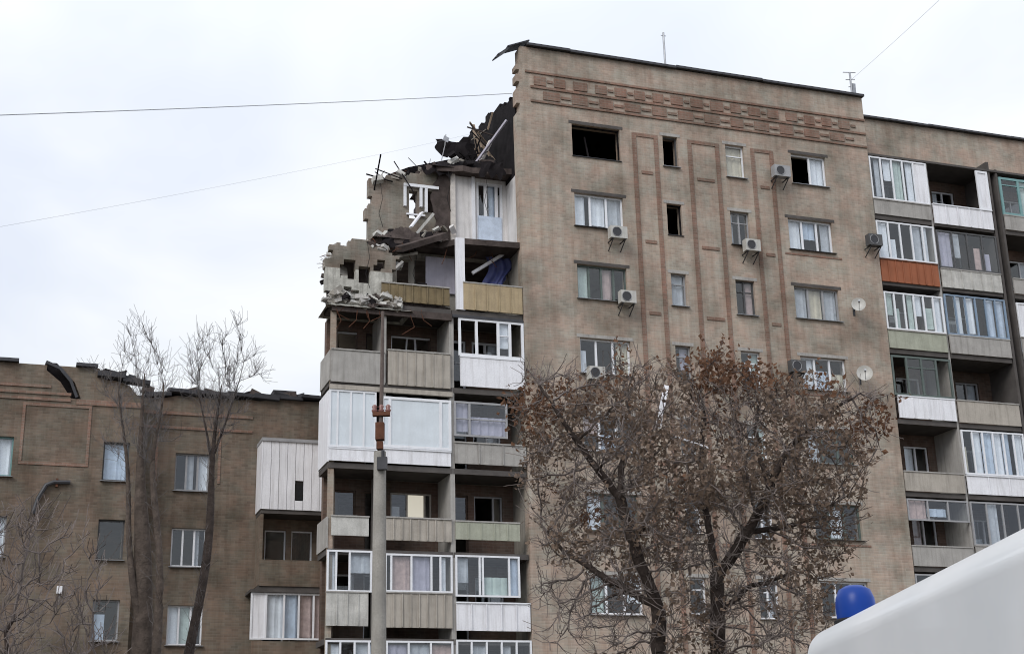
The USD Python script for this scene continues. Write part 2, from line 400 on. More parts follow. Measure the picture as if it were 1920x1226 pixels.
def glazing(x0, x1, z0, z1, y, cols, host, fmat='white_frame', fw=0.055, transom=None, curt=(), frame_name='frame', dep=0.07, sill=None, frame_host=None, label=None):
    """A framed opening. cols: one code per sash: g glass, o open, p<mat> opaque infill, cwhite etc. glass with a curtain behind.
    Returns the frame's path; panes and curtains become its children (or HOST's when frame_host is given)."""
    n = len(cols)
    widths = [c[0] if isinstance(c, tuple) else 1.0 for c in cols]
    codes = [c[1] if isinstance(c, tuple) else c for c in cols]
    xs = x0 + (x1 - x0) * np.r_[0, np.cumsum(widths)] / sum(widths)
    fr = MB()
    e = 0.01
    fr.box(x0 - e, x0 + fw, y, y + dep, z0 - e, z1 + e)
    fr.box(x1 - fw, x1 + e, y, y + dep, z0 - e, z1 + e)
    fr.box(x0 + fw, x1 - fw, y, y + dep, z0 - e, z0 + fw)
    fr.box(x0 + fw, x1 - fw, y, y + dep, z1 - fw, z1 + e)
    for i in range(1, n):
        fr.box(xs[i] - fw * .6, xs[i] + fw * .6, y + .002, y + dep - .002, z0 + fw, z1 - fw)
    for i, c in enumerate(codes):       # sash rails, each a little behind the frame
        if c == 'o':
            continue
        a, b = xs[i] + fw * .62, xs[i + 1] - fw * .62
        if i == 0:
            a = x0 + fw
        if i == n - 1:
            b = x1 - fw
        if transom:
            zt = z0 + (z1 - z0) * transom
            fr.box(a, b, y + .004, y + dep - .004, zt - .02, zt + .02)
    fp = fr.build(frame_name, fmat, host, label=label)
    child = frame_host or fp
    for i, c in enumerate(codes):
        a, b = xs[i] + fw * .5, xs[i + 1] - fw * .5
        if c == 'o':
            continue
        if c.startswith('p'):
            MB().box(a, b, y + .03, y + .05, z0 + fw * .8, z1 - fw * .8).build('infill_panel', c[1:], child)
            continue
        if c == 'm':
            MB().box(a, b, y + .03, y + .036, z0 + fw * .8, z1 - fw * .8).build('pane', 'milky_glass', child)
            continue
        tilt = rng.uniform(-.006, .006)
        yy = y + .035
        t2 = rng.uniform(-.006, .006)
        MB().add([[a, yy + tilt, z0 + fw * .8], [b, yy - tilt, z0 + fw * .8], [b, yy - tilt + t2, z1 - fw * .8], [a, yy + tilt + t2, z1 - fw * .8]], [[0, 1, 2, 3]]).build('pane', 'glass', child)
        if c.startswith('c'):
            m = MB()
            top = z1 - fw * .7
            lo = z0 + fw * .7 + (rng.uniform(0, .15) if rng.random() < .3 else 0)
            q = rng.random()
            ca, cb = (a, b) if q < .6 else ((a, a + (b - a) * rng.uniform(.45, .8)) if q < .8 else (a + (b - a) * rng.uniform(.2, .5), b))
            q = rng.random()
            if q < .16:
                top = lo + (top - lo) * rng.uniform(.45, .7)
            elif q < .26:
                lo = lo + (top - lo) * rng.uniform(.25, .5)
            curtain(m, ca, cb, y + .14, lo, top)
            m.build('curtain', 'curtain_' + (c[1:] if rng.random() < .72 else rng.choice(['cream', 'rose', 'grey', 'green', 'white'])), child)
    if sill:
        MB().obox(((x0 + x1) / 2, y - .1, z0 - .02), (x1 - x0 + .12, .26, .02), rotm(.12, 0, 0)).build('sill', sill, fp)
    return fp


MAIN = thing('apartment_building', 'nine storey brick apartment building with its torn open upper left corner', 'apartment building')

# ---- brick bay with the kitchen windows (x 0.45 .. 15.4)
XL, XR, ROOF = 0.45, 15.42, 28.0
WIN = {'A': (2.55, 4.5, 1.3), 'B': (6.28, 6.9, 1.25), 'C': (8.95, 9.75, 1.36), 'D': (11.45, 13.4, 1.28)}
SPEC = {  # sash codes, frame
    ('A', 9): (None, None), ('A', 8): (['cwhite', 'cwhite', 'cgrey'], 'white_frame'), ('A', 7): (['cgreen', 'g', 'cgrey', 'g'], 'green_frame'), ('A', 6): (['cwhite', 'g', 'cgrey'], 'white_frame'),
    ('B', 9): (['o'], 'dark_frame'), ('B', 8): (None, None), ('B', 7): (['cblue'], 'grey_frame'), ('B', 6): (['clilac'], 'grey_frame'),
    ('C', 9): (['cgrey'], 'white_frame'), ('C', 8): (['cgrey', 'g'], 'grey_frame'), ('C', 7): (['g', 'clilac'], 'dark_frame'), ('C', 6): (['g', 'cwhite'], 'white_frame'),
    ('D', 9): (['o', (.8, 'cwhite')], 'white_frame'), ('D', 8): (['cwhite', 'cblue', 'cwhite'], 'white_frame'), ('D', 7): (['cgrey', 'cblue', 'cgrey'], 'grey_frame'), ('D', 6): (['cwhite', 'cblue', 'cwhite'], 'white_frame'),
    ('D', 5): (['cgrey', 'g', 'g'], 'green_frame'), ('D', 4): (['g', 'cgrey', 'g'], 'green_frame'), ('A', 5): (['cgrey', 'cblue', 'g'], 'white_frame'), ('A', 4): (['cgreen', 'g', 'g'], 'green_frame'),
}
holes = []
for k in range(1, 10):
    for c, (a, b, h) in WIN.items():
        zt = 25.05 - 2.8 * (9 - k)
        if c == 'D' and k == 9:
            a = 11.84
        holes.append((c, k, a, b, zt - h, zt))
outline = Polygon([(XL, -.1), (XR, -.1), (XR, ROOF)] + [(XL + .13, ROOF)] + steps([(XL, 27.9), (XL + .06, 26.8), (XL - .03, 25.8), (XL, 24.6)], wild=.07) + [(XL, 17.0)])
wall = outline.buffer(0).difference(unary_union([rect(a, b, z0, z1) for _, _, a, b, z0, z1 in holes]))
MB().polyxz(wall, 0, .42).build('brick_wall', 'light_brick', MAIN)
for c, k, a, b, z0, z1 in holes:
    codes, fm = SPEC.get((c, k), ({'A': ['cgrey', 'g', 'cwhite'], 'B': ['g'], 'C': ['g', 'cgrey'], 'D': ['g', 'cwhite', 'g']}[c], 'white_frame'))
    if codes is None:       # burnt out: only the charred remains of the frame
        m = MB()
        m.box(a - .01, a + .05, .12, .19, z0, z1)
        m.box(b - .05, b + .01, .12, .19, z0, z1)
        m.box(a + .05, b - .05, .12, .19, z1 - .05, z1 + .01)
        if c == 'A':
            m.bar((a + .7, .15, z0), (a + .62, .3, z1 - .35), .05)
        w = m.build('window', 'soot', MAIN, label='burnt out window opening without glass')
        MB().box(a - .02, b + .02, -.05, .1, z0 - .035, z0 - .012).build('sill', 'dark_metal', w)
        continue
    glazing(a, b, z0, z1, .12, codes, MAIN, fm, fw=.06 if c in 'AD' else .05, transom=(.68 if c in 'BC' else None), frame_name='window', sill='galvanised' if k % 2 else 'dark_metal')
# dark lintel strips over the wide windows
for c, k, a, b, z0, z1 in holes:
    MB().box(a - .12, b + .12, -.012, .05, z1 + .012, z1 + .13).build('lintel', 'concrete_dark' if (c in 'AD' and k in (9, 8, 7)) else 'concrete', MAIN)

# red brick strips between the window columns, with a short bar at every storey
PAIRS = [(5.08, 5.98), (7.4, 8.58), (10.12, 10.95)]
for a, b in PAIRS:
    for x in (a, b):
        MB().box(x - .08, x + .08, -.035, .02, 2.0, 25.02).build('brick_strip', 'red_brick', MAIN)
    for k in range(2, 10):
        z = FL(k) + .45
        MB().box(a + .25, b - .2, -.03, .02, z, z + .12).build('brick_bar', 'red_brick', MAIN)
    MB().box(a + .083, b - .083, -.032, .02, 24.88, 25.02).build('brick_bar', 'red_brick', MAIN)
for k in (8, 6, 4):
    z = FL(k) + .62
    MB().box(11.2, 13.7, -.022, .02, z, z + .07).build('brick_bar', 'red_brick', MAIN)
# cornice: courses and alternating blocks
for z, h in ((26.92, .09), (26.3, .09), (25.72, .09)):
    MB().box(XL + (.3 if z > 26.5 else .5), XR + .0, -.05, .02, z, z + h).build('brick_course', 'red_brick', MAIN)
for row, (z, h, w, gap, off) in enumerate(((26.45, .38, .5, .34, .35), (25.86, .36, .62, .5, .7))):
    x = XL + .3 + off
    while x + w < XR - .05:
        ww = w * rng.uniform(.85, 1.1)
        MB().box(x, x + ww, -.04, .02, z + rng.uniform(-.02, .02), z + h + rng.uniform(-.03, .02)).build('brick_block', 'red_brick', MAIN)
        if rng.random() < .75:
            MB().box(x + ww + .06, x + ww + gap - .06, -.04, .02, z + h * .35, z + h * .35 + .1).build('brick_block', 'red_brick', MAIN)
        x += ww + gap
# roof edge
x = XL + .35
while x < XR:
    x2 = min(x + rng.uniform(1.6, 2.4), XR + .04)
    dz = rng.uniform(-.012, .02)
    MB().obox(((x + x2) / 2, .17, ROOF + .05 + dz), (x2 - x - .01, .66, .1), rotm(0, rng.uniform(-.006, .006), 0)).build('roof_edge', 'dark_metal', MAIN)
    x = x2
m = MB()
m.obox((.5, .2, 28.06), (.95, .6, .045), rotm(0, -.42, 0))
m.obox((-.12, .2, 27.66), (.62, .55, .04), rotm(0, -.72, .1))
m.bar((-.38, .0, 27.36), (-.2, .1, 27.62), .12, .05)
m.build('bent_flashing', 'dark_metal', MAIN, label='bent roof flashing hanging off the broken corner')
MB().box(XL + .5, XR, .45, 13, 26.2, 26.45).build('roof', 'roof_felt', MAIN)
MB().box(XR - .4, XR - .003, .42, 13, 0, ROOF - .01).build('side_wall', 'light_brick', MAIN)
MB().box(XL + .1, XR - .41, 12.6, 13, 0, 26.19).build('rear_wall', 'light_brick', MAIN)
# party wall, torn along its top, sooty in the top two storeys
pw = Polygon([(.42, 0), (12.6, 0), (12.6, 22.4)] + steps([(12.0, 22.6), (9.4, 23.2), (8.2, 24.6), (6.9, 25.5), (6.35, 27.1), (4.6, 26.9), (2.6, 26.55), (.9, 26.1), (.42, 25.9)], wild=.16)).buffer(0)
pwz = lambda z0, z1: pw.intersection(sbox(.0, z0, 13, z1))
MB().polyyz(pwz(0, 20.1), XL, XL + .3).build('party_wall', 'plaster_grey', MAIN)
MB().polyyz(pwz(20.1, 22.9), XL, XL + .3).build('party_wall', 'plaster_white', MAIN, label='whitewashed party wall of the opened room')
MB().polyyz(pwz(22.9, 30), XL, XL + .3).build('party_wall', 'soot', MAIN, label='soot black party wall of the torn top storey')
# interior of the brick bay
for k in range(1, 10):
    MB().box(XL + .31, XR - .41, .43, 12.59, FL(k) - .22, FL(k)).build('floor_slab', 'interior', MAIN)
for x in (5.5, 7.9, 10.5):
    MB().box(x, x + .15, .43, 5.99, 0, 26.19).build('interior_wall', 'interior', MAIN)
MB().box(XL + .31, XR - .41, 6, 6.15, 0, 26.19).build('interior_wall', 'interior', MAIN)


# ---- balconies
def balcony(x0, x1, k, panels, glaze=(), yf=0.0, yw=1.6, side=None, label=None, slab='concrete_dark', lintel=None, zoff=0.0, tie=None):
    """slab with front panels; panels: (x0, x1, z0, z1, material[, ribs]) above the floor; glaze: (x0, x1, z0, z1, cols, frame, transom)"""
    z = FL(k) + zoff
    sag = rng.uniform(-.015, .015)
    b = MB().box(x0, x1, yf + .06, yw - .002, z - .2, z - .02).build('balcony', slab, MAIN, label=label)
    for p in panels:
        a, c, z0, z1, mt = p[:5]
        m = MB()
        m.box(a + .01, c - .01, yf + rng.uniform(-.015, .01), yf + .055, z + z0, z + z1)
        m.build('front_panel', mt, b)
        if len(p) > 5 and p[5]:      # sheet seams / battens that stand proud
            n = p[5]
            for i in range(1, n):
                xx = a + (c - a) * i / n
                MB().box(xx - .018, xx + .018, yf - .035, yf - .012, z + z0 + .02, z + z1 - .02).build('batten', mt, b)
        MB().box(a, c, yf - .03, yf + .08, z + z1 + .003, z + z1 + .05).build('rail', 'white_frame' if mt.startswith('white') else ('rust' if mt.startswith('orange') else 'concrete'), b)
    for g in glaze:
        a, c, z0, z1, cols, fm = g[:6]
        glazing(a, c, z + z0, z + z1, yf + .0, cols, b, fm, fw=g[7] if len(g) > 7 else .05, transom=g[6] if len(g) > 6 else None, frame_host=b)
    if side:
        s0, s1, mt = side
        MB().box(x0 - .04, x0 + .015, yf + .06, yw - .002, z + s0, z + s1).build('side_panel', mt, b)
    if lintel:
        MB().box(x0, x1, yf - .02, yf + .1, z + lintel[0], z + lintel[1]).build('head_board', lintel[2], b)
    return b


# right block: wall at y 1.6, balconies flush with the brick bay
XE = 33.0
bays = [(15.45, 18.15), (18.25, 21.15), (21.75, 24.6), (24.7, 27.6)]
holes = []
for k in range(1, 10):
    for i, (a, b) in enumerate(bays):
        z = FL(k)
        holes.append((i, k, a + .35, a + 1.05, z + .05, z + 2.15, 'door'))
        holes.append((i, k, a + 1.25, a + 2.35, z + .8, z + 2.15, 'win'))
wall = rect(XR - .2, XE, -.1, ROOF).difference(unary_union([rect(h[2], h[3], h[4], h[5]) for h in holes]))
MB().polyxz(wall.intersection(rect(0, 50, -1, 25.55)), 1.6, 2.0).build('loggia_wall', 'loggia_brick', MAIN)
MB().polyxz(wall.intersection(rect(0, 50, 25.552, 40)), 1.6, 2.0).build('brick_wall', 'light_brick', MAIN)
for i, k, a, b, z0, z1, t in holes:
    rr = rng.random()
    if t == 'door':
        glazing(a, b, z0, z1, 1.68, [rng.choice(['g', 'cgrey', 'o' if rr < .2 else 'g'])], MAIN, rng.choice(['white_frame', 'grey_frame', 'white_frame']), transom=.4, frame_name='balcony_door')
    else:
        glazing(a, b, z0, z1, 1.68, rng.choice([['g', 'cgrey'], ['cwhite', 'g'], ['g', 'g']]), MAIN, rng.choice(['white_frame', 'grey_frame', 'white_frame']), frame_name='window')
x = XR - .1
while x < XE:
    x2 = min(x + rng.uniform(1.8, 2.6), XE)
    MB().obox(((x + x2) / 2, 1.72, ROOF + .04 + rng.uniform(-.01, .02)), (x2 - x - .01, .6, .085), rotm(0, rng.uniform(-.006, .006), 0)).build('roof_edge', 'dark_metal', MAIN)
    x = x2
MB().box(XR + .003, XE, 2.02, 13, 26.2, 26.45).build('roof', 'roof_felt', MAIN)
MB().box(XE - .4, XE - .01, 2.01, 13, 0, ROOF - .02).build('side_wall', 'light_brick', MAIN)
MB().box(XR + .01, XE - .41, 12.6, 13, 0, 26.19).build('rear_wall', 'light_brick', MAIN)
for k in range(1, 10):
    MB().box(XR + .003, XE - .41, 2.01, 12.59, FL(k) - .22, FL(k)).build('floor_slab', 'interior', MAIN)
for x in (18.2, 21.4, 24.65):
    MB().box(x, x + .15, 2.01, 5.99, 0, 26.19).build('interior_wall', 'interior', MAIN)
MB().box(XR + .003, XE - .41, 6, 6.15, 0, 26.19).build('interior_wall', 'interior', MAIN)
# partitions between the loggias
MB().box(18.155, 18.245, .08, 1.598, 0, 25.5).build('partition_wall', 'concrete', MAIN)
MB().box(21.2, 21.32, .05, 1.598, 0, 25.9).build('partition_wall', 'concrete_dark', MAIN)
MB().box(21.6, 21.7, .05, 1.598, 0, 25.6).build('partition_wall', 'concrete_dark', MAIN)
MB().box(15.44, 24.6, .02, 1.598, 25.46, 25.55).build('balcony_canopy', 'concrete_dark', MAIN)

a, b = 15.46, 18.14
balcony(a, b, 9, [(a, b, .0, .62, 'concrete', 0)], [(a, b, .68, 2.5, ['cgrey', 'cwhite', 'cgreen', 'cwhite', (1.2, 'pwhite_panel')], 'white_frame')], side=(0, .65, 'concrete'), label='glazed top balcony with grey parapet beside the brick bay')
balcony(a, b, 8, [(a, b, -.06, .85, 'orange_panel', 8)], [(a, b, .92, 2.5, ['cwhite', 'cwhite', 'g', 'cgrey', 'cwhite'], 'white_frame')], side=(0, .85, 'orange_panel'), label='balcony with orange red sheet parapet')
balcony(a, b, 7, [(a, b, .0, .72, 'concrete_green', 0)], [(a, b, .78, 2.3, ['cgreen', 'cwhite', 'cgreen', 'cwhite', 'cgreen', 'cwhite'], 'white_frame')], side=(0, .7, 'concrete'))
balcony(a, b, 6, [(a + .1, b, .02, .86, 'white_panel', 4)], [(a, b, .92, 2.5, ['o', 'g', 'g', 'o'], 'green_frame', .72, .07)], label='open dark balcony with white sheet parapet')
balcony(a, b, 5, [(a, b, .0, .72, 'concrete_warm', 0)], [], label='open balcony with beige parapet')
balcony(a, b, 4, [(a, b, .0, .72, 'concrete', 0)], [(a, b, 1.7, 2.5, ['cgrey', 'cblue', 'g'], 'grey_frame')])
balcony(a, b, 3, [(a, b, .0, .9, 'concrete_warm', 0)], [(a, b, .95, 2.5, ['g', 'cgrey', 'g', 'cwhite'], 'grey_frame')])
a, b = 18.26, 21.14
balcony(a, b, 9, [(a, b, -.1, .72, 'white_panel', 5)], [(b - .55, b, .78, 2.5, ['pwhite_panel'], 'white_frame', None, .08)], label='open balcony with white parapet and white corner post')
balcony(a, b, 8, [(a, b, -.05, .72, 'concrete_pale', 6)], [(a, b, .8, 2.4, ['clilac', 'cgrey', 'cgrey', 'clilac'], 'dark_frame')], label='dark grey glazed balcony with pale slab parapet')
balcony(a, b, 7, [(a, b, .0, .72, 'concrete', 0)], [(a, b, .78, 2.45, ['g', 'cblue', 'cblue', 'g', 'cblue', 'cblue'], 'blue_frame')], label='blue framed glazed balcony')
balcony(a, b, 6, [(a, b, .0, .86, 'concrete_warm', 0)], [], label='open balcony with beige grey parapet')
balcony(a, b, 5, [(a, b, .0, .7, 'white_panel', 3)], [(a, b, .78, 2.5, ['cgrey', 'cwhite', 'cblue', 'cwhite', 'cblue', 'cwhite'], 'white_frame')])
balcony(a, b, 4, [(a, b, .0, .8, 'concrete', 0)], [(a, b, .85, 2.5, ['g', 'cgrey', 'g', 'g'], 'grey_frame')])
balcony(a, b, 3, [(a, b, .0, .9, 'concrete', 0)], [])
a, b = 21.72, 24.5
balcony(a, b, 9, [(a, b, .0, .62, 'concrete', 0)], [(a, b, .68, 2.35, ['g', 'cgreen', 'g'], 'teal_frame', .8, .09)], label='teal framed glazed balcony')
balcony(a, b, 8, [(a, b, .0, .62, 'concrete', 0)], [])
balcony(a, b, 7, [(a, b, .0, .9, 'concrete', 0)], [(a, b, .95, 2.4, ['pwhite_panel', 'cwhite', 'cwhite'], 'white_frame')])
balcony(a, b, 6, [(a, b, .0, .86, 'concrete', 0)], [])
balcony(a, b, 5, [(a, b, .0, .8, 'white_panel', 0)], [(a, b, .85, 2.4, ['cwhite', 'g', 'cwhite'], 'white_frame')])
balcony(a, b, 4, [(a, b, .0, .8, 'concrete', 0)], [])
for k in (1, 2):
    for a, b in bays[:3]:
        balcony(a, b, k, [(a, b, .0, .8, 'concrete', 0)], [])
MB().box(16.95, 17.35, 1.42, 1.598, 25.75, 26.02).build('vent_hood', 'dark_metal', MAIN)

# ---- left block: loggia stacks with the torn top (x -6.45 .. 0.43); its end wall runs back obliquely
endx = lambda y: -6.45 + .245 * y
XS = -2.2
for k in range(1, 8):
    pts = [(endx(1.6), 1.6), (XL - .003, 1.6), (XL - .003, 12.5), (endx(12.5), 12.5)]
    if k >= 7:
        pts = [(-6.05, 1.6), (XL - .003, 1.6), (XL - .003, 11)] + jag([(-.5, 10.5), (-2.2, 9.6), (-3.9, 9.2), (endx(8), 8.6), (endx(4), 4)], .4, .12)
    MB().polyxy(Polygon(pts), FL(k) - .22, FL(k) - .012).build('floor_slab', 'plaster_grey', MAIN)
ew = MB()
d = np.array([.245, 1.0])
e0 = Polygon([(0.1, 0), (12.4, 0), (12.4, 14.2)] + jag([(12.0, 14.4), (9, 14.6), (6, 15.6), (3, 16.7), (0.1, 16.9)], .4, .12))
m = trimesh.creation.extrude_polygon(e0, .2, engine='earcut').vertices
mm = trimesh.creation.extrude_polygon(e0, .2, engine='earcut')
v = mm.vertices
ew.add(np.c_[-6.45 + .245 * v[:, 0] + v[:, 2], v[:, 0], v[:, 1]], mm.faces)
ew.build('end_wall', 'light_brick', MAIN, label='oblique end wall of the damaged block')
# loggia back walls, storeys 1 to 6
lh = []
for k in range(1, 7):
    z = FL(k)
    lh += [(k, -5.95, -5.15, z + .95, z + 2.2), (k, -4.85, -4.1, z + .05, z + 2.2), (k, -3.95, -2.5, z + .9, z + 2.2), (k, -1.9, -1.2, z + .05, z + 2.2), (k, -.98, .05, z + .85, z + 2.2)]
lw = rect(-6.24, XL - .003, -.1, 17.06).difference(unary_union([rect(*h[1:]) for h in lh]))
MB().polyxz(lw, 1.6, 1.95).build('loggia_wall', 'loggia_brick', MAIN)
for i, (k, a, b, z0, z1) in enumerate(lh):
    if k == 6:
        if i % 5 in (0, 1, 2):     # blown out by the blast
            m = MB()
            m.box(a - .01, a + .06, 1.7, 1.77, z0, z1)
            m.box(a + .06, b, 1.7, 1.77, z1 - .06, z1 + .01)
            if i % 5 == 2:
                m.bar((a + .5, 1.7, z0), (a + .62, 1.75, z1), .05)
                m.bar((a + .95, 1.72, z0), (a + .9, 1.75, z1), .06)
            m.build('window', 'white_frame' if i % 5 != 1 else 'scorched', MAIN)
            continue
        glazing(a, b, z0, z1, 1.68, ['o', 'cwhite'] if i % 5 == 4 else ['g'], MAIN, 'white_frame', fw=.08, transom=.62, frame_name='window')
        continue
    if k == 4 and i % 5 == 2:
        glazing(a, b, z0, z1, 1.66, ['cgrey', (1.05, 'pglow_blind'), (.4, 'g')], MAIN, 'concrete_warm', frame_name='window', label='window with a cream blind brightened by an added glow')
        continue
    if k == 4 and i % 5 == 4:
        glazing(-.98, .05, z0, z1, 1.66, [(1, 'o'), (.45, 'g')], MAIN, 'grey_frame', frame_name='window')
        continue
    if k == 4 and i % 5 in (0, 1, 3):
        glazing(a, b, z0, z1, 1.68, ['g'], MAIN, 'loggia_brick', frame_name='window')
        continue
    glazing(a, b, z0, z1, 1.68, ['g', 'cgrey'] if b - a > .9 else ['g'], MAIN, 'white_frame', frame_name='window')
MB().box(XS - .08, XS + .08, .07, 1.598, 0, 17.0).build('partition_wall', 'concrete', MAIN)
MB().box(-4.62, -4.5, .08, 1.598, 5.9, 17.0).build('partition_wall', 'concrete', MAIN)
for a, b in ((endx(2) + .3, -4.2), (-2.3, -2.15)):
    pass
MB().box(-4.4, XL - .01, 6.5, 6.65, 0, FL(7) - .24).build('interior_wall', 'interior', MAIN)
MB().box(-2.2, -2.05, 1.96, 6.49, 0, FL(7) - .24).build('interior_wall', 'interior', MAIN)

L0, L1, R1 = -6.4, XS - .06, XL - .03
bl = -4.56
# 7th: olive and tan parapets of the torn-off storey
balcony(L0, XS, 7, [(-4.7, L1, .1, .72, 'olive_panel', 9)], [], label='scorched balcony remains with olive parapet')
balcony(XS + .02, R1, 7, [(XS + .42, R1, .02, 1.0, 'tan_panel', 5)], [], label='balcony with tan sheet parapet under the torn rooms')
# 6th
balcony(L0, XS, 6, [(L0, bl, -.1, 1.0, 'concrete', 0), (bl + .1, L1, -.08, 1.12, 'concrete_warm', 7)], [], side=(-.05, 1.0, 'concrete'), lintel=(2.36, 2.6, 'scorched'), label='open blast damaged balcony with grey parapet panels')
b6 = balcony(XS + .02, R1, 6, [(XS + .28, R1, .05, 1.08, 'white_panel', 0)], [(XS + .25, R1, 1.15, 2.5, [(.9, 'o'), (1.1, 'o'), (.6, 'cwhite'), (.7, 'o')], 'white_frame', .6, .08)], lintel=(2.5, 2.6, 'dark_metal'), label='balcony with empty white frames and white parapet')
# 5th
balcony(L0 - .02, XS, 5, [(L0 - .02, L0 + 1.6, .03, .42, 'white_panel', 0), (-4.6, L1, .03, .5, 'white_panel', 0)],
        [(L0 - .02, -4.85, .5, 2.42, ['m', (1.6, 'm'), (1.6, 'm'), (1.5, 'm')], 'white_frame'), (-4.66, L1, .58, 2.3, [(.35, 'm'), (2.2, 'm'), (.45, 'm')], 'white_frame', None, .08)],
        side=(0, 2.4, 'white_panel'), lintel=(2.44, 2.6, 'concrete_warm'), label='wide white glazed balcony with milky panes')
balcony(XS + .02, R1, 5, [(XS + .06, R1, .15, .85, 'concrete', 3)], [(XS + .06, XS + 1.95, 1.1, 2.3, [(.6, 'plilac') if False else (.6, 'clilac'), (1.5, 'clilac')], 'curtain_lilac' if False else 'grey_frame', .5, .06)], label='balcony glazed with dull lilac panes')
# 4th
balcony(L0, XS, 4, [(L0 + .1, -5.05, .4, 1.0, 'concrete_pale', 0), (bl + .03, L1, .3, 1.02, 'concrete_warm', 8)], [], side=(0, 1.0, 'concrete'), label='dark open balcony with grey slatted parapet')
balcony(XS + .02, R1, 4, [(XS + .06, R1 - .3, .4, .98, 'concrete_green', 5)], [], label='dark open balcony with greenish parapet')
# 3rd
balcony(L0, XS, 3, [(L0 - .02, -5.05, .35, 1.38, 'concrete_pale', 4), (bl + .05, L1, .32, 1.4, 'concrete_warm', 8)],
        [(L0, -4.95, 1.42, 2.72, [(.6, 'cwhite'), (.9, 'o'), (1.5, 'cgrey')], 'white_frame'), (bl + .05, L1, 1.45, 2.66, [(.3, 'g'), 'cgrey', 'clilac', (.45, 'g'), (.6, 'cwhite')], 'white_frame')], zoff=0.0, label='glazed balcony with grey curtains and beige parapet')
balcony(XS + .02, R1, 3, [(XS + .06, R1, .25, 1.12, 'white_panel', 5)], [(XS + .06, R1 - .35, 1.35, 2.68, [(.9, 'clilac'), (.12, 'cwhite'), 'cblue', (.4, 'cblue')], 'white_frame')], label='balcony with lilac panes and white parapet')
# 2nd and 1st
for k in (2, 1):
    balcony(L0, XS, k, [(L0, L1, .0, 1.1, 'concrete_pale', 6)], [(L0, bl, 1.2, 2.7, ['cwhite', 'g', 'cgrey', 'cwhite'], 'white_frame'), (bl + .1, L1, 1.2, 2.7, ['clilac', 'cgrey', 'cwhite'], 'white_frame')])
    balcony(XS + .02, R1, k, [(XS + .06, R1, .0, 1.1, 'concrete', 4)], [(XS + .06, R1, 1.2, 2.75, ['g', 'cgrey', 'g', 'cgrey', 'g'], 'white_frame')])

# ---- the torn storeys 7, 8 and 9
# 8th: back walls still standing
w8l = Polygon([(-4.84, 20.05), (-1.62, 20.2), (-1.62, 23.3)] + steps([(-1.7, 23.34), (-2.4, 23.2), (-3.3, 22.95), (-4.3, 22.6), (-4.75, 22.5), (-4.8, 22.0), (-4.7, 21.6), (-4.9, 21.0), (-4.84, 20.4)], wild=.1)).buffer(0)
w8l = w8l.difference(rect(-3.3, -2.98, 21.2, 22.3)).difference(rect(-2.62, -2.3, 21.5, 22.35))
MB().polyxz(w8l, 1.6, 1.9).build('broken_wall', 'grey_brick', MAIN, label='grey rear wall still standing at the torn edge')
w8d = Polygon(jag([(-2.45, 20.2), (-2.3, 21.2), (-2.5, 22.2), (-2.2, 23.1), (-1.65, 23.25)], .2, .06) + [(-1.65, 20.2)])
MB().polyxz(w8d, 1.55, 1.598).build('scorched_panel', 'scorched', MAIN)
m = MB()
for x in (-3.52, -2.92, -2.72):
    m.box(x, x + .1, 1.5, 1.6, 21.4 + rng.uniform(0, .4), 22.5)
m.box(-3.52, -2.2, 1.49, 1.58, 22.42, 22.53)
m.box(-3.42, -2.72, 1.5, 1.57, 21.3, 21.36)
m.build('window', 'white_frame', MAIN, label='empty white window frame in the grey broken wall')
w8r = rect(-1.6, XL - .003, 20.2, 23.15).difference(rect(-.72, .3, 20.35, 22.95))
MB().polyxz(w8r, 1.6, 1.9).build('broken_wall', 'plaster_white', MAIN, label='whitewashed rear wall of the opened room')
glazing(-.72, .3, 20.35, 22.95, 1.62, [(.55, 'g'), (.65, 'cblue'), (.35, 'g')], MAIN, 'white_frame', fw=.09, frame_name='balcony_door', label='white balcony door with pale blue curtain in the opened room')
MB().box(-.66, .24, 1.57, 1.615, 20.5, 21.6).build('door_panel', 'curtain_blue', MAIN)
MB().box(-1.75, -1.58, 1.45, 1.6, 20.25, 23.2).build('door_jamb', 'pale_timber', MAIN)
MB().box(-.92, -.8, 1.5, 1.6, 20.25, 23.1).build('door_jamb', 'white_frame', MAIN)
# slab of the 8th, torn
MB().polyxy(Polygon([(XL - .003, .15), (XL - .003, 9.5)] + jag([(-1.0, 8.6), (-2.6, 6), (-3.6, 4.2), (-4.9, 2.5), (-4.8, 1.2), (-3.6, .9), (-2.4, 1.0), (-1.6, .3)], .35, .15)), FL(8) - .22, FL(8)).build('floor_slab', 'scorched', MAIN)
# slab of the 9th, torn and scorched
MB().polyxy(Polygon([(XL - .003, .9), (XL - .003, 8.8)] + jag([(-.6, 8.4), (-1.6, 6.4), (-2.4, 4.4), (-3.0, 2.4), (-2.6, 1.35), (-1.0, 1.2)], .3, .15)), FL(9) + .2, FL(9) + .42).build('floor_slab', 'scorched', MAIN)
# 9th: inner wall stub behind, sooty
st = Polygon([(-1.2, 23.3), (XL - .003, 23.3), (XL - .003, 27.0)] + jag([(.2, 27.0), (-.1, 26.0), (-.5, 25.2), (-.8, 24.4), (-1.2, 23.9)], .3, .14))
MB().polyxz(st, 6.0, 6.25).build('broken_wall', 'soot', MAIN, label='soot black wall stub of the torn top storey')
